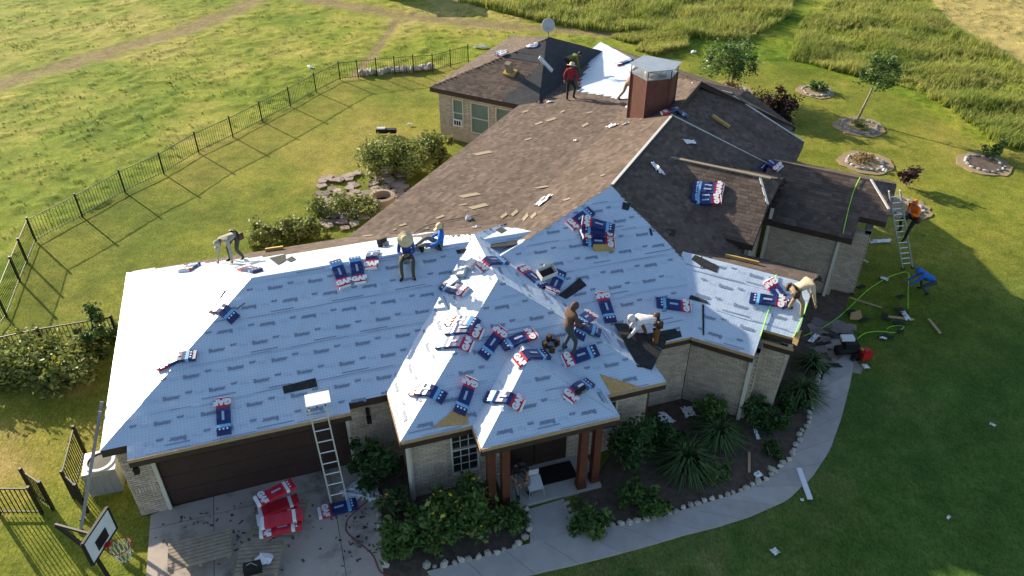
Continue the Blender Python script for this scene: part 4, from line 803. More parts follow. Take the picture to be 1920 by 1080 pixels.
# ---------------------------------------------------------------- people
def ik(a, c, l1, l2, hint):
    a, c, hint = map(lambda v: np.asarray(v, float), (a, c, hint)); d = c - a; L = np.linalg.norm(d); L = max(L, 1e-4); dn = d / L; Lc = min(L, (l1 + l2) * .995)
    x_ = (l1 * l1 - l2 * l2 + Lc * Lc) / (2 * Lc); h = math.sqrt(max(l1 * l1 - x_ * x_, 0)); hp = hint - dn * (hint @ dn); hp /= max(np.linalg.norm(hp), 1e-6)
    return a + dn * x_ * L / Lc + hp * h
def person(label, base, yaw, pelvis, neck, look, hands, feet, shirt, pants, knee=(0, 1, .2), elbow=(0, -.6, -.4), hat=None, hatm=None, sleeve=True, shoes='black', gl=None, group=None, belt=False, ground=(True, True), hm='skin'):
    base = np.array(base, float); cy, sy = math.cos(yaw), math.sin(yaw); R = np.array([[cy, sy, 0], [-sy, cy, 0], [0, 0, 1.]])   # local -> world rows
    wz = lambda p: (base + np.asarray(p) @ R)
    def fit(p, on):
        p = np.array(p, float)
        if on:
            q = wz(p); h = float(roofz(q[0], q[1])); h = h if h > 0 and base[2] > .5 else (base[2] if base[2] < .5 else h); p[2] = p[2] + h - base[2]
        return p
    feet = [fit(f, ground[0]) for f in feet]; hands = [fit(h, g_) for h, g_ in zip(hands, ground[1] if isinstance(ground[1], tuple) else (False, False))]
    pe, ne = np.array(pelvis, float), np.array(neck, float); look = np.array(look, float); look /= np.linalg.norm(look); sp = ne - pe; spn = sp / np.linalg.norm(sp)
    side = np.array([1., 0, 0]); sh = [ne - spn * .06 + side * s * .18 for s in (-1, 1)]; hp = [pe - spn * .03 + side * s * .095 for s in (-1, 1)]
    pts = [pe, pe + sp * .45, pe + sp * .82, ne, ne + (spn * .6 + look * .3) * .1]; rad = [.135, .125, .15, .06, .055]; ed = [(0, 1), (1, 2), (2, 3), (3, 4)]; lab = ['shirt', 'shirt', 'shirt', 'skin']
    toes = []
    for s in range(2):
        el = ik(sh[s], hands[s], .29, .26, np.array(elbow) + side * (-.5, .5)[s]); i = len(pts); pts += [sh[s], el, hands[s]]; rad += [.068, .05, .034]; ed += [(2, i), (i, i + 1), (i + 1, i + 2)]; lab += ['shirt', 'shirt', 'shirt' if sleeve else 'skin']
        ank = feet[s] + np.array([0, 0, .08]); kn = ik(hp[s], ank, .44, .43, np.array(knee, float) + side * (-.25, .25)[s]); i = len(pts); fd = (np.array(knee) * [1, 1, 0] + side * (-.2, .2)[s]); fd = fd / max(np.linalg.norm(fd), 1e-6); te = feet[s] + fd * .17 + np.array([0, 0, .04])
        pts += [hp[s], kn, ank, te]; rad += [.1, .066, .05, .042]; ed += [(0, i), (i, i + 1), (i + 1, i + 2), (i + 2, i + 3)]; lab += ['pants', 'pants', 'pants', 'shoe']
    me = bpy.data.meshes.new('b'); me.from_pydata([tuple(p) for p in pts], ed, []); o = bpy.data.objects.new('b', me); COL.objects.link(o)
    md = o.modifiers.new('s', 'SKIN'); md.use_smooth_shade = True
    for i, v in enumerate(me.skin_vertices[0].data): v.radius = (rad[i], rad[i] * (.8 if i in (1, 2) else 1)); v.use_root = (i == 0)
    o.modifiers.new('d', 'SUBSURF').levels = 1
    dg = bpy.context.evaluated_depsgraph_get(); em = bpy.data.meshes.new_from_object(o.evaluated_get(dg)); V = np.array([v.co[:] for v in em.vertices]); F_ = [list(p.vertices) for p in em.polygons]
    bpy.data.objects.remove(o); bpy.data.meshes.remove(me); bpy.data.meshes.remove(em)
    mats = [M[shirt] if shirt in M else shirt, M[pants] if pants in M else pants, M['skin'], M[shoes], M['hair']]; code = dict(shirt=0, pants=1, skin=2, shoe=3)
    PP = np.array(pts); E0 = PP[[e[0] for e in ed]]; E1 = PP[[e[1] for e in ed]]; mi = []
    for f in F_:
        c = V[f].mean(0); t = np.clip(((c - E0) * (E1 - E0)).sum(1) / np.maximum(((E1 - E0) ** 2).sum(1), 1e-9), 0, 1); dd = np.linalg.norm(c - E0 - t[:, None] * (E1 - E0), axis=1); j = int(np.argmin(dd)); mi.append(code[lab[j]] if not (j == 0 and t[j] < .25) else 1)
    mb = MB(); mb.add(V, F_); mb.M = mi
    # head: skull, jaw, nose, ears, eyes in the same mesh
    hc = ne + (spn * .55 + look * .25) * .22; hx = np.cross(look, [0, 0, 1.]); hx = hx / max(np.linalg.norm(hx), 1e-6); hu = np.cross(hx, look); HR = np.array([hx, look, hu])
    bm = bmesh.new(); bmesh.ops.create_icosphere(bm, subdivisions=2, radius=1); hv = np.array([v.co[:] for v in bm.verts]); hf = [[v.index for v in f.verts] for f in bm.faces]; bm.free()
    hv = hv * [.076, .095, .118]; hv[:, 0] *= np.where(hv[:, 2] < -.03, .82, 1); mb.add(hc + hv @ HR, hf, m=2)
    mb.add(boxv(hc + look * .1 - hu * .01, hx * .012, look * .016, hu * .022), BOXF, m=2)
    for s in (-1, 1): mb.add(boxv(hc + hx * s * .078 - look * .005, hx * .008, look * .02, hu * .03), BOXF, m=2); mb.add(boxv(hc + hx * s * .032 + look * .084 + hu * .02, hx * .013, look * .006, hu * .007), BOXF, m=4)
    mb.add(boxv(hc + look * .086 - hu * .05, hx * .022, look * .006, hu * .005), BOXF, m=4)
    # hands: palm and five fingers
    for s in range(2):
        w_ = hands[s]; i = 5 + s * 7 + 1; d = w_ - pts[i]; d = d / max(np.linalg.norm(d), 1e-6); sx = np.cross(d, [0, 0, 1.]) if abs(d[2]) < .9 else np.array([1., 0, 0]); sx /= np.linalg.norm(sx); nn = np.cross(sx, d)
        mb.add(boxv(w_ + d * .05, d * .05, sx * .042, nn * .014), BOXF, m=2)
        for k in range(4): b0 = w_ + d * .095 + sx * (.03 - .02 * k); l_ = (.065, .075, .07, .055)[k]; mb.tube([b0, b0 + d * l_ * .55 - nn * .006, b0 + d * l_ - nn * .025], [.0095, .009, .006], 5, m=2)
        b0 = w_ + d * .03 + sx * .042; mb.tube([b0, b0 + d * .03 + sx * .025, b0 + d * .065 + sx * .03 - nn * .01], [.011, .01, .007], 5, m=2)
    r = empty('person', tuple(base), label, 'person', group)
    VV = np.vstack(mb.V) @ R; bo = mesh('body', VV, mb.F, mats, r, smooth=True, mi=mb.M, local=True)
    def child(nm, b_, m_): mesh(nm, np.vstack(b_.V) @ R, b_.F, m_, r, smooth=True, local=True)
    hairv = hc + (hv * [1.06, 1.04, 1.05] + [0, -.014, .016]) @ HR; keep = [f for f in hf if np.mean([hv[i][2] * 1.2 - hv[i][1] for i in f]) > .015]
    child('hair', MB().add(hairv, keep), M['hair'])
    if hat == 'straw': child('straw_hat', MB().lathe(hc + hu * .045, [(.23, -.03), (.22, -.015), (.12, .0), (.112, .07), (.09, .115), (.03, .125), (0, .12)], 18, R=HR), M['straw'])
    elif hat == 'cap': child('cap', MB().lathe(hc + hu * .03, [(.1, -.01), (.105, .03), (.085, .08), (.04, .105), (0, .11)], 14, R=HR).add(boxv(hc + hu * .035 + look * .14, hx * .07, look * .06, hu * .006), BOXF), M[hatm])
    elif hat == 'hood': child('hood', MB().add(hc + (hv * [1.32, 1.22, 1.2] + [0, -.03, .008]) @ HR, [f for f in hf if np.mean([hv[i][1] for i in f]) < .055]), M[hatm] if isinstance(hatm, str) else hatm)
    if belt: 
        b_ = MB().lathe(pe, [(.165, -.03), (.175, 0), (.165, .04)], 14, R=np.array([np.cross(spn, [1., 0, 0]), [1., 0, 0], spn])); child('tool_belt', b_, M['black'])
        for s in (-1, 1): child('belt_pouch', MB().box(pe + side * s * .19 - spn * .06, (.05, .075, .1)), M['leather'])
    return r
cm = lambda n, c: mat(n, c, .9, tuple(min(1, v * 1.3) for v in c), 9)
M.update(c_grey=cm('grey_shirt', (.27, .26, .2)), c_blue=cm('blue_shirt', (.02, .055, .22)), c_bright=cm('bright_blue_shirt', (.02, .12, .45)), c_brown=cm('brown_hoodie', (.09, .055, .04)), c_white=cm('white_hoodie', (.6, .55, .56)), c_tan=cm('tan_shirt', (.5, .39, .27)), c_red=cm('dark_red_shirt', (.22, .015, .025)), c_green=cm('olive_shirt', (.13, .14, .025)), c_pink=cm('pink_shirt', (.42, .12, .13)), c_black=cm('black_shirt', (.012, .013, .016)),
 j_blue=cm('jeans', (.045, .06, .075)), j_dark=cm('dark_trousers', (.02, .02, .022)), j_khaki=cm('khaki_trousers', (.28, .2, .12)), j_brown=cm('brown_trousers', (.16, .07, .025)), j_grey=cm('grey_trousers', (.13, .13, .13)), j_olive=cm('olive_trousers', (.06, .06, .045)))
def yawpx(p, q): d = roofhit(*q) - roofhit(*p); return math.atan2(d[1], d[0]) - math.pi / 2
BENT = dict(pelvis=(0, -.12, .84), neck=(0, .38, .92), look=(0, .5, -.8))
person('man in a grey shirt bending double on the garage back slope, hands on shingles', roofhit(445, 487), 2.6, hands=[(-.3, .42, .1), (.25, .5, .12)], feet=[(-.2, -.1, 0), (.16, .12, 0)], shirt='c_grey', pants='j_olive', hat='cap', hatm='c_grey', belt=True, knee=(0, 1, .1), ground=(True, (True, True)), **BENT)
person('man in blue with a straw hat seated on the garage ridge using a phone', roofhit(764, 486), math.radians(185), (0, 0, .13), (0, .06, .66), (0, .55, -.8), [(-.06, .32, .36), (.08, .32, .36)], [(-.16, .62, .0), (.14, .66, .0)], 'c_blue', 'j_olive', hat='straw', knee=(0, .5, 1), ground=(True, (False, False)))
ph = roofhit(764, 486); hh = empty('phone', tuple(ph + np.array([0, -.35, .4])), 'dark phone held by the man in the straw hat on the ridge', 'phone'); MB().box(ph + np.array([0, -.35, .4]), (.04, .075, .006)).build('phone_body', M['black'], hh)
person('man in bright blue sitting on the brown slope with legs stretched out', roofhit(826, 466), math.radians(95), (0, 0, .13), (0, -.06, .64), (-.3, .7, -.5), [(-.2, .3, .22), (.2, .28, .25)], [(-.12, .82, 0), (.14, .72, .02)], 'c_bright', 'j_grey', hat='cap', hatm='straw', knee=(0, .3, 1), ground=(True, (False, False)))
person('man in a brown hooded sweater standing with bowed head on the bay slope', roofhit(1063, 664), math.radians(-60), (0, -.02, .88), (0, .1, 1.38), (0, .8, -.5), [(-.2, .3, .9), (.18, .34, .95)], [(-.12, -.06, 0), (.13, .1, 0)], 'c_brown', 'j_blue', hat='hood', hatm='c_brown')
person('man in a white hooded shirt bent over laying dark shingles at the eave', roofhit(1212, 640), math.radians(95), (0, -.2, .72), (0, .34, .82), (0, .7, -.6), [(-.1, .6, .06), (.3, .42, .3)], [(-.14, -.22, 0), (.16, -.02, 0)], 'c_white', 'j_brown', hat='hood', hatm='c_white', belt=True, ground=(True, (True, False)))
person('man in a tan shirt and black cap bending at the right wing corner', roofhit(1487, 588), math.radians(-75), (0, -.14, .84), (0, .32, 1.04), (0, .8, -.6), [(-.18, .5, .5), (.22, .45, .42)], [(-.14, -.08, 0), (.2, .12, 0)], 'c_tan', 'j_khaki', hat='cap', hatm='black', belt=True)
person('man in a dark red shirt and straw hat standing below the chimney', roofhit(1068, 188), math.radians(-20), (0, 0, .9), (0, .04, 1.42), (.1, .9, -.35), [(-.28, .05, .85), (.34, .14, .82)], [(-.11, -.05, 0), (.13, .12, 0)], 'c_red', 'j_dark', hat='straw')
person('man in an olive shirt bending over the rear white felt', roofhit(1066, 142), math.radians(-75), hands=[(-.18, .52, .3), (.2, .5, .2)], feet=[(-.14, -.1, 0), (.16, .1, 0)], shirt='c_green', pants='j_dark', hat='cap', hatm='black', pelvis=(0, -.12, .8), neck=(0, .36, .98), look=(0, .8, -.5))
person('man in a pink shirt and khaki trousers stepping behind the chimney', roofhit(1166, 187), math.radians(-60), (0, .3, .72), (0, .62, 1.1), (0, .8, -.5), [(-.15, .85, .6), (.2, .85, .6)], [(-.12, -.15, 0), (.14, .3, 0)], 'c_pink', 'j_khaki')
lb_ = G(1702, 503); lt_ = np.array([*w2(15.35, 19.9)[:2], 3.5])
lp = lambda t: lb_ * (1 - t) + lt_ * t
person('man in a bright orange hooded jacket climbing the ladder at the right eave', lp(.42) + [0, 0, .02], math.atan2(*( (lt_ - lb_)[[1, 0]])) - math.pi / 2, (0, -.18, .9), (0, -.02, 1.4), (-.4, .8, -.1), [(-.2, .3, 1.25), (.25, -.1, 1.0)], [(-.1, .08, .0), (.12, .14, .3)], 'orange', 'j_dark', hat='hood', hatm='orange', belt=True, ground=(False, (False, False)))
person('man in blue hood crouching on the lawn picking up debris', G(1728, 548), math.radians(72), (0, -.25, .55), (0, .2, .82), (0, .8, -.5), [(-.2, .52, .35), (.15, .55, .3)], [(-.14, -.22, 0), (.16, .0, 0)], 'c_bright', 'j_blue', hat='hood', hatm='c_bright', ground=(False, (False, False)))
person('man in a black shirt sitting on the porch step beside a post', w1(9.72, -1.85, .12), math.radians(200), (0, 0, .42), (0, .16, .9), (.1, .9, -.3), [(-.1, .42, .5), (.14, .42, .5)], [(-.14, .42, 0), (.14, .46, 0)], 'c_black', 'j_grey', hat='cap', hatm='black', knee=(0, 1, .5), sleeve=False, ground=(False, (False, False)))
# ---------------------------------------------------------------- ladders
def ladder(label, b, t, w=.4, n=None, m='alu', side=None):
    b, t = np.array(b, float), np.array(t, float); d = t - b; L = np.linalg.norm(d); dn = d / L; sx = np.cross(dn, [0, 0, 1.]) if side is None else np.array(side, float); sx /= np.linalg.norm(sx); r = empty('ladder', tuple(b), label, 'ladder')
    for s in (-1, 1): MB().bar(b + sx * s * w / 2, t + sx * s * w / 2, .035, .08, up=np.cross(sx, dn)).build('rail', M[m], r)
    n = n or int(L / .305)
    for k in range(1, n): MB().tube([b + dn * k * L / n - sx * w / 2, b + dn * k * L / n + sx * w / 2], .018).build('rung', M[m], r)
    for s in (-1, 1): MB().box(b + sx * s * w / 2 + [0, 0, .02], (.05, .05, .03)).build('foot', M['black'], r)
    return r
lb1 = G(637, 945); lt1 = np.array([*w1(5.05, -.42)[:2], 2.55]); dl = lt1 - lb1
ladder('aluminium ladder leaning on the garage eave above the driveway', lb1, lt1 + dl * .12, side=a1); le = lt1 + dl * .12
tr_ = empty('ladder_platform', tuple(le), 'white tray with black brackets clamped on the garage ladder top', 'ladder tray'); MB().box(le + np.array([-.02, .2, .1]), (.3, .22, .02), -Y1).build('tray', M['white'], tr_)
for s in (-1, 0, 1): MB().bar(le + a1 * .2 * s, le + a1 * .2 * s + b1 * .3 + [0, 0, .08], .03).build('bracket', M['black'], tr_)
ladder('aluminium extension ladder at the right eave under the man in orange', lb_, lt_ + (lt_ - lb_) * .08, side=a2 * .5 + b1 * .3); ladder('grey ladder leaning along the left garage eave past the air conditioner', G(153, 985), np.array([*w1(-.1, 1.5)[:2], 2.7]), side=b1, w=.36, m='grey')
# ---------------------------------------------------------------- iron fence: posts and rails as parts, pickets past the limit joined
fr_ = empty('iron_fence', (*FENCE[4], 0), 'black iron picket fence enclosing the back lawn', 'fence'); FH = 1.0
npk = 0; rest = MB(); pk_me = None
for (p, q) in zip(FENCE[:-1], FENCE[1:]):
    p = np.array([*p, 0]); q = np.array([*q, 0]); L = np.linalg.norm(q - p); d = (q - p) / L
    for z_ in (.12, FH): MB().bar(p + [0, 0, z_], q + [0, 0, z_], .022, .024).build('rail', M['iron'], fr_)
    k = int(L / .13)
    for j in range(1, k):
        c = p + d * L * j / k
        if npk < 300 and 0 <= FENCE.index(tuple(q[:2])) <= 9:
            npk += 1; o = None
            if pk_me is None: pk_me = MB().box((0, 0, FH / 2), (.006, .006, FH / 2 - .02)).build('picket', M['iron'], fr_, local=True).data; o = bpy.data.objects['picket']
            else: o = link('picket', pk_me, fr_)
            o.location = Vector(c) - fr_.location
        else: rest.box(c + [0, 0, FH / 2], (.006, .006, FH / 2 - .02))
for p in FENCE: MB().box((*p, .54), (.028, .028, .54)).box((*p, 1.09), (.036, .036, .012)).build('post', M['iron'], fr_)
rest.build('pickets', M['iron'], fr_, kind='stuff')
def fence_run(label, P, h=1.0, name='iron_fence_run'):
    r = empty(name, tuple(P[0]), label, 'fence')
    for p, q in zip(P[:-1], P[1:]):
        p, q = np.array(p, float), np.array(q, float); L = np.linalg.norm(q - p); d = (q - p) / L
        for z_ in (.12, h): MB().bar(p + [0, 0, z_], q + [0, 0, z_], .03, .04).build('rail', M['iron'], r)
        for j in range(1, int(L / .12)): MB().box(p + d * .12 * j + [0, 0, h / 2], (.009, .009, h / 2 - .02)).build('picket', M['iron'], r)
    for p in P: MB().box(np.array(p) + [0, 0, h * .54], (.035, .035, h * .54)).build('post', M['iron'], r)
fence_run('short iron fence run behind the leafy bush left of the garage', [G(-30, 690), G(90, 663), G(225, 640)]); fence_run('iron fence return beside the leaning ladder and air conditioner', [G(160, 850), G(140, 935), G(165, 960)]); fence_run('open iron gate leaf standing on the dry grass', [G(65, 930), G(100, 955)]); fence_run('iron fence stub by the open gate leaf', [G(0, 965), G(80, 965)])
# ---------------------------------------------------------------- foliage
def leaves(C, n, s, m, name, parent, flat=.0, seed=0):
    r = np.random.default_rng(seed + len(C) + n); c = C[r.integers(0, len(C), n)]; ctr = c[:, :3] + r.normal(0, 1, (n, 3)) * c[:, 3:4] * .55; ctr[:, 2] = np.maximum(ctr[:, 2], .04)
    a = r.normal(0, 1, (n, 3)); a[:, 2] *= .6; a /= np.linalg.norm(a, axis=1)[:, None]; b_ = r.normal(0, 1, (n, 3)); b_ -= a * (a * b_).sum(1)[:, None]; b_ /= np.linalg.norm(b_, axis=1)[:, None]; sz = s * .8 * r.uniform(.4, 1.5, n)[:, None]
    V = np.stack([ctr - a * sz, ctr + b_ * sz * .5, ctr + a * sz, ctr - b_ * sz * .5], 1).reshape(-1, 3); F_ = np.arange(4 * n).reshape(-1, 4)
    return mesh(name, V, F_, m, parent, tint=np.repeat(np.clip(r.uniform(0, 1, n), 0, 1), 4))
def clumps(c, rx, ry, rz, k, r0, rng, shell=.6):
    d = rng.normal(0, 1, (k, 3)); d /= np.linalg.norm(d, axis=1)[:, None]; rr = rng.uniform(shell, 1, k)[:, None]; P = np.asarray(c) + d * rr * [rx, ry, rz]; P[:, 2] = np.maximum(P[:, 2], .08); return np.column_stack([P, rng.uniform(.45, 1.6, k) * r0])
def tree(label, px, h, rx, rz, n, m, s=.085, lean=0, flowers=None):
    b = G(*px); rng = np.random.default_rng(int(px[0])); r = empty('young_tree', tuple(b), label, 'tree'); top = b + [lean, 0, h - rz * .9]; tb = MB().tube([b, (b + top) / 2 + [rng.normal(0, .06), 0, 0], top], [.07, .055, .04], 7)
    cc_ = b + [lean, 0, h - rz]; C = clumps(cc_, rx, rx, rz, 34, rx * .28, rng, .35)
    for k in range(0, 34, 3): tb.tube([top * .8 + (b + top) / 2 * .2, (top + C[k, :3]) / 2 + [0, 0, -.1], C[k, :3]], [.032, .02, .008], 5)
    tb.build('trunk', M['timber'] if False else M['ply'], r, smooth=True); leaves(C, n, s, m, 'crown', r)
    if flowers: leaves(C[::4], 60, .09, flowers, 'blossom', r)['kind'] = 'stuff'
    return r
def shrub(label, px, rx, ry, rz, n, m, s=.09, k=26, name='shrub', cat='shrub', flowers=None, nf=30, world=None):
    b = G(*px) if world is None else np.array(world, float); rng = np.random.default_rng(int(b[0] * 31 + b[1] * 17) % 9999); r = empty(name, tuple(b), label, cat); C = clumps(b + [0, 0, rz * .7], rx, ry, rz * .8, k, min(rx, ry) * .27, rng, .3); C[::7, 2] += rng.uniform(.1, .35, len(C[::7])) * rz
    tb = MB(); [tb.tube([b + [rng.normal(0, .06), rng.normal(0, .06), 0], C[j, :3]], [.02, .008], 4) for j in range(0, k, 3)]; tb.build('stems', M['ply'], r); leaves(C, int(n * 1.25), s, m, 'foliage', r)
    if flowers: C2 = C.copy(); C2[:, 2] += .1; leaves(C2, nf, .075, flowers, 'blooms', r)['kind'] = 'stuff'
    return r
tree('dense round crape myrtle with white blossom in a straw-mulched ring', (1367, 172), 3.0, 1.5, 1.0, 4800, LM['mid'], flowers=LM['wflower']); tree('slim young tree with a narrow crown in a stone ring', (1607, 226), 3.6, .95, .95, 2600, LM['mid'], lean=.5)
shrub('purple-leaved shrub beside the stepped rear roof', (1448, 222), 1.3, 1.0, .95, 3800, LM['purple'], .1, 40)
shrub('leafy bush with yellow flowers left of the white hip end', (105, 700), 1.9, 1.2, .62, 5200, LM['yel'], .1, 46, flowers=LM['flower'], nf=110); shrub('tall leafy sunflower patch against the garage back corner', (188, 650), .6, .9, .95, 2400, LM['mid'], .1, 24, flowers=LM['flower'], nf=25); shrub('bushy weed clump at the fence run beside the dry grass', (15, 700), 1.2, 1.0, .6, 2200, LM['yel'], .1, 24, flowers=LM['flower'], nf=20)
shrub('big pale-green shrub behind the brown slope', (738, 325), 1.75, 1.2, 1.1, 6500, LM['yel'], .09, 44); shrub('bright yellow-green grassy clump beside the rear wing', (818, 300), .9, .8, .8, 2600, LM['yel'], .11, 20); shrub('pale leafy hedge along the garage back eave', (560, 445), 1.8, .6, .5, 3800, LM['yel'], .09, 36); shrub('low weeds at the patio edge', (640, 395), 1.7, .8, .3, 2600, LM['yel'], .08, 34); shrub('leafy weeds at the back valley', (490, 458), .7, .5, .5, 1100, LM['yel'], .09, 14)
shrub('dark leafy bush between garage and bay', (708, 905), .6, .55, 1.25, 2400, LM['dark'], .11, 24); shrub('tall sunflower bush in front of the bay window', (850, 985), 1.15, .8, .9, 4200, LM['mid'], .1, 36, flowers=LM['flower'], nf=90); shrub('orange lily clump at the driveway corner', (745, 960), .5, .4, .5, 900, LM['yuc'], .12, 14, flowers=LM['oflower'], nf=26); shrub('round leafy plant at the bed tip by the driveway', (748, 1040), .5, .5, .8, 1500, LM['mid'], .1, 18); shrub('low plants beside the porch post', (960, 985), .5, .4, .4, 1000, LM['mid'], .09, 14); shrub('leafy plant between driveway bed and bay', (790, 1015), .7, .5, .45, 1300, LM['mid'], .09, 16)
shrub('climbing bush by the right porch post', (1180, 880), .65, .6, 1.3, 2600, LM['dark'], .09, 26); shrub('leafy vine spilling onto the walk', (1100, 985), .5, .5, .4, 1100, LM['mid'], .1, 14); shrub('second leafy plant spilling over the bed stones', (1225, 960), .4, .4, .45, 900, LM['mid'], .1, 12)
shrub('small dark shrub at the bed curve', (1440, 800), .5, .45, .4, 1100, LM['dark'], .07, 14); shrub('tiny dark shrub in the mulch', (1440, 850), .3, .3, .25, 500, LM['dark'], .06, 10); shrub('small dark shrub near the curved walk', (1485, 770), .45, .4, .4, 900, LM['dark'], .07, 14)
def yucca(label, px, R_, n):
    b = G(*px); rng = np.random.default_rng(int(px[0])); r = empty('strap_leaf_plant', tuple(b), label, 'grass clump'); az = rng.uniform(0, 6.28, n); el = rng.uniform(.35, 1.35, n); V = []; 
    for k in range(n):
        d = np.array([math.cos(az[k]), math.sin(az[k]), 0]); s = np.array([-d[1], d[0], 0]) * .022; L = R_ * rng.uniform(.7, 1.1); p0 = b + d * .05; p1 = p0 + d * L * .5 * math.cos(el[k]) + [0, 0, L * .6 * math.sin(el[k])]; p2 = p0 + d * L * math.cos(el[k]) * 1.1 + [0, 0, L * .75 * math.sin(el[k]) - L * .22]
        p2[2] = max(p2[2], .03); V += [p0 - s, p0 + s, p1 + s, p1 - s, p2 + s * .2, p2 - s * .2]
    i = np.arange(n)[:, None] * 6; mesh('leaves', V, np.concatenate([i + [[0, 1, 2, 3]], i + [[3, 2, 4, 5]]]), LM['yuc'], r, tint=np.repeat(rng.uniform(0, 1, n), 6))
yucca('large arching strap-leaf clump in the mulch bed right of the porch', (1285, 875), 1.15, 380); yucca('second arching strap-leaf clump against the bay wall', (1345, 825), 1.0, 280); yucca('dark spiky clump under the right wing corner', (1500, 745), .95, 220); yucca('dark spiky clump nearer the flagstones', (1520, 690), .75, 150)
# planted rings on the lawn
STN2 = []
for me_ in STN:
    m2 = me_.copy(); m2.materials[0] = M['rock']; STN2.append(m2)
def ring(label, px, R_, plant=None, mulch='dirt'):
    b = G(*px); r = empty('garden_ring', tuple(b), label, 'garden bed'); MB().slab([(b[0] + 1.5 * R_ * math.cos(a) * random.uniform(.9, 1.1), b[1] + 1.5 * R_ * math.sin(a) * random.uniform(.9, 1.1), .02) for a in np.linspace(0, 6.28, 26, endpoint=False)], .06).build('bare_soil', M['dirt'], r)
    MB().slab([(b[0] + R_ * math.cos(a), b[1] + R_ * math.sin(a), .06) for a in np.linspace(0, 6.28, 24, endpoint=False)], .1).build('planting_soil', M[mulch], r); k = int(2 * math.pi * R_ / .3)
    for j in range(k):
        a = 2 * math.pi * j / k; o = link('ring_stone', STN2[j % 8], r); rj = R_ * random.uniform(.92, 1.1); o.location = (rj * math.cos(a), rj * math.sin(a), .05); o.scale = (random.uniform(.1, .2), random.uniform(.07, .13), random.uniform(.05, .1)); o.rotation_euler = (0, 0, a + 1.57)
ring('stone ring bed around the slim young tree', (1612, 238), .85); ring('straw-mulched stone ring under the crape myrtle', (1367, 172), .9, mulch='dirt'); ring('rocky ring bed with dry weeds', (1622, 305), .8); ring('small green ring bed on the rear lawn', (1530, 172), .7); ring('dark-mulched ring bed with a small bush', (1845, 308), .8, mulch='mulch'); ring('low ring bed behind the man in orange', (1695, 390), .7)
shrub('dry tan grass around the crape myrtle foot', (1367, 174), .7, .7, .4, 900, LM['straw'], .09, 16); shrub('light green flowers in the tree ring', (1612, 240), .5, .5, .25, 500, LM['yel'], .07, 10); shrub('green mound in the small rear ring', (1535, 170), .6, .5, .35, 700, LM['mid'], .08, 12); shrub('small upright bush in the dark-mulched ring', (1858, 295), .5, .5, .6, 900, LM['mid'], .07, 12); shrub('purplish sapling behind the orange jacket', (1700, 350), .5, .5, .7, 900, LM['purple'], .08, 14); shrub('dry weeds in the rocky ring', (1618, 303), .5, .5, .25, 500, LM['straw'], .07, 10)
# ---------------------------------------------------------------- yard things
b = G(205, 905); ac = empty('air_conditioner', tuple(b), 'grey air conditioner unit at the garage left corner', 'air conditioner'); MB().box(b + [0, 0, .42], (.4, .4, .42), -Y1).build('housing', M['metal'], ac)
for s in range(4): MB().box(b + a1 * (-.3 + .2 * s) - b1 * .403 + [0, 0, .4], (.085, .006, .3), -Y1).build('side_panel', M['grey'], ac)
MB().lathe(b + [0, 0, .84], [(.38, 0), (.38, .03), (.3, .03), (.3, .0)], 20).build('fan_rim', M['white'], ac); MB().lathe(b + [0, 0, .845], [(.3, 0), (0, .004)], 20).build('fan_grille', M['black'], ac)
b = G(215, 1100); hp_ = empty('basketball_hoop', tuple(b), 'basketball hoop with white backboard leaning by the driveway', 'basketball hoop'); tp = b + np.array([-.75, .15, 2.1]); MB().tube([b, b + [-.15, .05, 1.2], tp], .05, 8).build('pole', M['black'], hp_)
bb = G(187, 1005, 2.2); fx = np.array([.12, .993, 0]); fn = np.array([.993, -.12, 0]); bk = MB().add(boxv(bb, fx * .48, fn * .02, np.array([0, 0, .34])), BOXF).build('backboard', M['white'], hp_); MB().tube([tp, bb - fn * .1], .04).build('arm', M['black'], hp_)
for s in (-1, 1): MB().add(boxv(bb + fx * .48 * s, fx * .025, fn * .03, np.array([0, 0, .36])), BOXF).add(boxv(bb + [0, 0, .35 * s], fx * .48, fn * .03, np.array([0, 0, .025])), BOXF).build('backboard_frame', M['black'], bk)
MB().add(boxv(bb + fn * .024 - [0, 0, .1], fx * .2, fn * .004, np.array([0, 0, .15])), BOXF).build('target_square', M['black'], bk)
rc = bb + fn * .36 - [0, 0, .3]; MB().tube([rc + .23 * np.array([math.cos(a), math.sin(a), 0]) for a in np.linspace(0, 6.28, 20)], .012).build('rim', M['redp'], hp_); MB().bar(bb - [0, 0, .3] + fn * .03, rc - fn * .22, .12, .05).build('rim_bracket', M['redp'], hp_); nt_ = MB()
for k in range(12): a = k * math.pi / 6; nt_.tube([rc + .23 * np.array([math.cos(a), math.sin(a), 0]), rc + .17 * np.array([math.cos(a + .35), math.sin(a + .35), 0]) - [0, 0, .2], rc + .13 * np.array([math.cos(a), math.sin(a), 0]) - [0, 0, .42]], .006, 4); nt_.tube([rc + .23 * np.array([math.cos(a), math.sin(a), 0]), rc + .17 * np.array([math.cos(a - .35), math.sin(a - .35), 0]) - [0, 0, .2], rc + .13 * np.array([math.cos(a), math.sin(a), 0]) - [0, 0, .42]], .006, 4)
nt_.build('net', M['net'], hp_)
def pallet(label, px, hx, hy, yaw, z=.14, n=8):
    b = G(*px); r = empty('wooden_pallet', tuple(b), label, 'pallet'); x_ = np.array([math.cos(yaw), math.sin(yaw), 0]); y_ = np.array([-x_[1], x_[0], 0])
    for k in range(n): MB().add(boxv(b + y_ * hy * (2 * (k + .5) / n - 1) + [0, 0, z], x_ * hx, y_ * hy / n * .86, np.array([0, 0, .011])), BOXF, random.random()).build('plank', M['ply'], r)
    for s in (-1, 0, 1): MB().add(boxv(b + x_ * s * hx * .9 + [0, 0, z - .06], x_ * .04, y_ * hy, np.array([0, 0, .05])), BOXF).build('bearer', M['ply'], r)
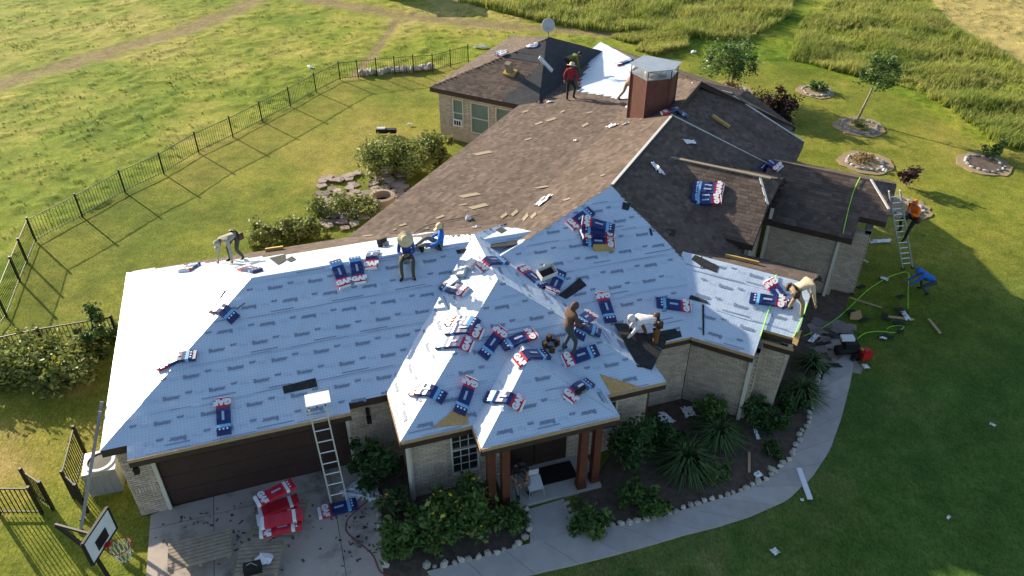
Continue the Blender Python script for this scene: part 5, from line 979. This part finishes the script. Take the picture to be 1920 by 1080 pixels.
pallet('wooden pallet under the red ridge cap heap', (525, 975), .62, .55, -.3 + .28); pallet('empty weathered plank platform on the driveway', (382, 1050), .72, .42, .33, .42); pallet('weathered pallet with white wrappers on it', (492, 1066), .5, .45, .1, .42)
for lb, px, s in (('pale scrap between ladder foot and bed', (690, 925), (.3, .2, .05)), ('white scrap at the ladder foot', (660, 930), (.3, .25, .06)), ('white torn sheets beside the ladder foot', (680, 912), (.4, .3, .05)), ('blue tinted torn sheet near the ladder foot', (700, 930), (.25, .2, .04)), ('white sheet on the front bed by the bay wall', (1245, 788), (.3, .2, .05)), ('white sheet by the strap-leaf clump', (1290, 775), (.25, .2, .05)), ('pale wrapper in the mulch', (1418, 817), (.22, .06, .04)), ('small blue wrapper by the bed stones', (1420, 893), (.12, .1, .07)), ('white scrap on the rear lawn', (768, 235), (.15, .1, .06)), ('white bag on the meadow', (582, 128), (.3, .15, .1)), ('white bag beyond the rear wing', (900, 90), (.5, .15, .08)), ('white bag on the track beyond the dish', (930, 12), (.45, .2, .12)), ('white scrap near the crape myrtle', (1300, 100), (.25, .2, .1)), ('white debris by the tall ladder', (1650, 455), (.5, .12, .06)), ('white scrap at the right wall foot', (1622, 492), (.14, .06, .04)), ('white rag on the green hose', (1657, 525), (.16, .1, .04)), ('white and blue wrapper where the hose ends', (1697, 595), (.28, .1, .06)), ('white wrapper on the flagstones', (1525, 637), (.3, .1, .05)), ('white wrapper by the compressor', (1622, 690), (.12, .1, .04)), ('white bottle on the lawn', (1655, 637), (.05, .14, .05)), ('tiny scrap on the front lawn', (1860, 799), (.09, .06, .03)), ('tiny white scrap on the lawn edge', (1503, 940), (.05, .05, .03)), ('small white scrap far on the front lawn', (1777, 973), (.08, .04, .02)), ('blue wrapper on the near lawn', (1452, 1037), (.1, .1, .05)), ('white scrap in the rocky ring', (1657, 322), (.16, .12, .08))):
    crumple('wrapper', lb, px, s, M['wwhite'], ground=True)
def plank(label, p, q, w=.09, m='rawwood', name='loose_timber', z=.05): a_, b_ = G(*p), G(*q); r = empty(name, tuple(a_), label, 'timber'); MB().bar(a_ + [0, 0, z], b_ + [0, 0, z], w, .04).build('timber', M[m], r)
plank('pale timber offcut lying on the shaded lawn', (1740, 600), (1762, 627)); plank('timber offcut under the blue wrapper', (1665, 596), (1713, 601)); plank('long thin timber beside the wall corner', (1592, 560), (1653, 579), .05); plank('short stake standing in the mulch', (1404, 850), (1404, 888), .07); plank('white gutter length lying across the curved walk', (1497, 880), (1518, 938), .14, 'wwhite', 'gutter_length')
q = [G(*p) + [0, 0, .05] for p in ((1595, 586), (1613, 583), (1617, 602), (1593, 600))]; r = empty('plywood_offcut', tuple(q[0]), 'tan plywood offcut on the lawn near the flagstones', 'plywood'); MB().slab(q, .03).build('board', M['osb'], r)
for k in range(26):
    px = (random.uniform(1580, 1690), random.uniform(470, 640)) if k < 18 else (random.uniform(1525, 1600), random.uniform(620, 700)); b = G(*px); a0 = random.uniform(0, 6); r = empty('shingle_debris', tuple(b), 'torn dark shingle piece fallen beside the right walls', 'roofing scrap', 'torn shingles on the ground'); w_ = random.uniform(.15, .4); h_ = random.uniform(.08, .2)
    MB().slab([(b[0] + w_ * math.cos(a0 + t) * (.6 + .4 * random.random()), b[1] + h_ * math.sin(a0 + t), .06 + .02 * random.random()) for t in (0.2, 1.1, 3.3, 4.4)], .012).build('torn_piece', M['newshingle'], r)
def hose(label, pix, m, r_=.014, name='air_hose', roof=()):
    P = [np.array(roofhit(*p)) + [0, 0, .05] if i in roof else G(*p) + [0, 0, .03] for i, p in enumerate(pix)]; P = np.array(P); t = np.linspace(0, len(P) - 1, len(P) * 6); P2_ = np.column_stack([np.interp(t, range(len(P)), P[:, j]) for j in range(3)])
    for _ in range(4): P2_[1:-1] = (P2_[:-2] + P2_[1:-1] * 2 + P2_[2:]) / 4
    r = empty(name, tuple(P2_[0]), label, 'hose'); MB().tube(P2_, r_, 5).build('hose_line', m, r, smooth=True)
hose('lime green air hose curving over the lawn to the wrapper', [(1505, 632), (1545, 615), (1580, 590), (1625, 545), (1665, 520), (1705, 508), (1702, 540), (1702, 580)], M['lime']); hose('lime green air hose looping from the compressor', [(1598, 645), (1620, 625), (1650, 622), (1680, 626), (1698, 612), (1672, 612), (1662, 618)], M['lime'])
hose('lime green air hose crossing the side roof ridge to eave', [(1612, 335), (1600, 360), (1590, 395), (1580, 440)], M['lime'], roof=(0, 1, 2, 3)); hose('lime green air hose across the right wing felt', [(1455, 518), (1448, 560), (1436, 600), (1422, 648)], M['lime'], roof=(0, 1, 2, 3)); hose('second lime green hose at the wing corner', [(1512, 572), (1508, 590), (1498, 612), (1487, 638)], M['lime'], roof=(0, 1, 2, 3)); hose('dark red hose snaking over the driveway edge', [(690, 940), (650, 975), (648, 1000), (700, 1040), (712, 1075), (740, 1085)], M['hosered'], .02)
hose('black air line across the brown slope to the seated men', [(780, 452), (775, 440), (800, 425), (845, 415), (900, 405)], M['black'], .01, roof=(0, 1, 2, 3, 4))
b = G(1585, 668); r = empty('air_compressor', tuple(b), 'black portable air compressor on the flagstones', 'compressor'); MB().tube([b + [-.35, 0, .25], b + [.35, .1, .25]], .17, 12).build('tank', M['black'], r, smooth=True); MB().box(b + [.05, 0, .5], (.22, .16, .12)).build('motor', M['black'], r); MB().box(b + [-.05, .12, .66], (.2, .12, .05)).build('cover', M['white'], r)
for s in (-1, 1): MB().lathe(b + [.3, .18 * s, .12], [(.12, -.03), (.12, .03), (0, .03)], 12, R=np.array([[1, 0, 0], [0, 0, 1], [0, 1, 0]])).build('wheel', M['black'], r)
b = G(1620, 672); r = empty('fuel_can', tuple(b), 'red plastic fuel can with yellow spout on the lawn edge', 'fuel can'); MB().box(b + [0, 0, .17], (.17, .12, .15), .3).box(b + [0, 0, .34], (.1, .08, .03), .3).build('can', M['redp'], r); MB().tube([b + [-.1, 0, .33], b + [-.2, 0, .44]], .025).build('spout', M['toe'], r)
b = w1(10.4, -2.05, .1); r = empty('door_mat', tuple(b), 'black rectangular mat before the entry doors', 'door mat'); MB().box(w1(10.85, -1.85, .11), (.5, .3, .008), -Y1).build('mat', M['black'], r)
b = w1(10.08, -2.25, .1); r = empty('folding_chair', tuple(b), 'white wire chair tipped on the porch', 'chair')
MB().add(boxv(b + [0, 0, .32], a1 * .2, b1 * .17 + np.array([0, 0, .08]), np.array([0, 0, .012])), BOXF).build('seat', M['alu'], r); MB().add(boxv(b + b1 * .2 + [0, 0, .5], a1 * .18, np.array([0, 0, .12]), b1 * .012), BOXF).build('backrest', M['alu'], r)
for sx in (-1, 1):
    for sy in (-1, 1): MB().tube([b + a1 * .19 * sx + b1 * .16 * sy + [0, 0, .32], b + a1 * .2 * sx + b1 * .22 * sy], .012, 5).build('leg', M['alu'], r)
b = G(718, 382); r = empty('fire_pit', tuple(b), 'round stone ring pit on the rear patio', 'fire pit'); MB().lathe(b, [(.55, 0), (.55, .4), (.4, .42), (.38, .1), (0, .08)], 20).build('ring_wall', M['terracotta'], r); MB().lathe(b + [0, 0, .1], [(.38, 0), (0, .01)], 20).build('ash', M['black'], r)
b = G(724, 325); r = empty('white_bucket', tuple(b), 'white bucket beside the rear shrub', 'bucket'); MB().lathe(b, [(.15, 0), (.19, .4), (.17, .4), (.14, .03), (0, .03)], 14).build('pail', M['white'], r); MB().tube([b + [-.19, 0, .4], b + [0, -.1, .3], b + [.19, 0, .4]], .008, 5).build('handle', M['grey'], r)
b = G(725, 252); r = empty('yard_tool', tuple(b), 'dark folded equipment on the rear lawn', 'garden tool'); MB().box(b + [0, 0, .2], (.5, .12, .1)).build('frame', M['black'], r); MB().box(b + [-.25, 0, .3], (.2, .1, .06)).build('handle', M['alu'], r)
bs = [G(x_, y_) for x_, y_ in ((680, 140), (700, 140), (722, 137), (742, 134), (760, 134), (778, 133), (795, 131), (808, 131))]; r = empty('rock_row', tuple(bs[0]), 'row of pale and dark rocks inside the back fence', 'rocks')
for k in range(26):
    t = k / 25 * 7; i = min(int(t), 6); p = bs[i] * (1 - t + i) + bs[i + 1] * (t - i); o = link('rock', STN[k % 8], r); o.location = Vector(p) - r.location + Vector((0, random.uniform(-.2, .2), .15)); o.scale = (random.uniform(.18, .34), random.uniform(.15, .25), random.uniform(.16, .3)); o.rotation_euler = (0, 0, random.uniform(0, 6))

b = G(498, 1050, .44); r = empty('shirt_wrapper', tuple(b), 'white crumpled wrapper on the small raised pallet', 'wrapper'); bmv = [(random.uniform(-1, 1) * .0 + .26 * math.cos(a) * random.uniform(.6, 1.1), .2 * math.sin(a) * random.uniform(.6, 1.1), random.uniform(.0, .06)) for a in np.linspace(0, 6.28, 14, endpoint=False)] + [(0, 0, .1)]
mesh('crumpled_film', bmv, [[i, (i + 1) % 14, 14] for i in range(14)], M['wwhite'], r, local=True)

cr = MB()
for k in range(150):
    px = (random.gauss(455, 70), random.gauss(985, 30)) if k < 90 else (random.gauss(670, 25), random.gauss(1000, 35)); b = G(*px)
    if inpoly(np.array([b[0]]), np.array([b[1]]), DRIVE)[0]: cr.box(b + [0, 0, .036], (random.uniform(.01, .05), random.uniform(.008, .03), .006), random.uniform(0, 3))
tag(cr.build('roofing_grit', M['mulch']), 'dark roofing grit and crumbs scattered on the driveway', 'grit', kind='stuff')

shrub('leafy shrub against the bay wall between the strap-leaf clumps', (1240, 838), .6, .5, .7, 1700, LM['dark'], .08, 22); shrub('airy shrub under the angled brick wall', (1330, 790), .55, .4, .55, 1300, LM['mid'], .07, 18); shrub('spreading shrub beside the downspout', (1405, 790), .5, .4, .5, 1200, LM['dark'], .07, 18); shrub('low sprawling plant in the mulch right of the porch', (1180, 935), .6, .4, .3, 1000, LM['mid'], .07, 16); shrub('straggly weed patch below the strap-leaf clumps', (1330, 895), .6, .35, .25, 800, LM['mid'], .07, 14)
b = G(475, 1070, .44); r = empty('tool_bag', tuple(b), 'black tool bag on the small raised pallet', 'bag'); MB().box(b + [0, 0, .1], (.2, .12, .1), .3).build('bag_body', M['black'], r); MB().tube([b + [-.12, 0, .2], b + [0, 0, .3], b + [.12, 0, .2]], .012, 5).build('handle', M['grey'], r)
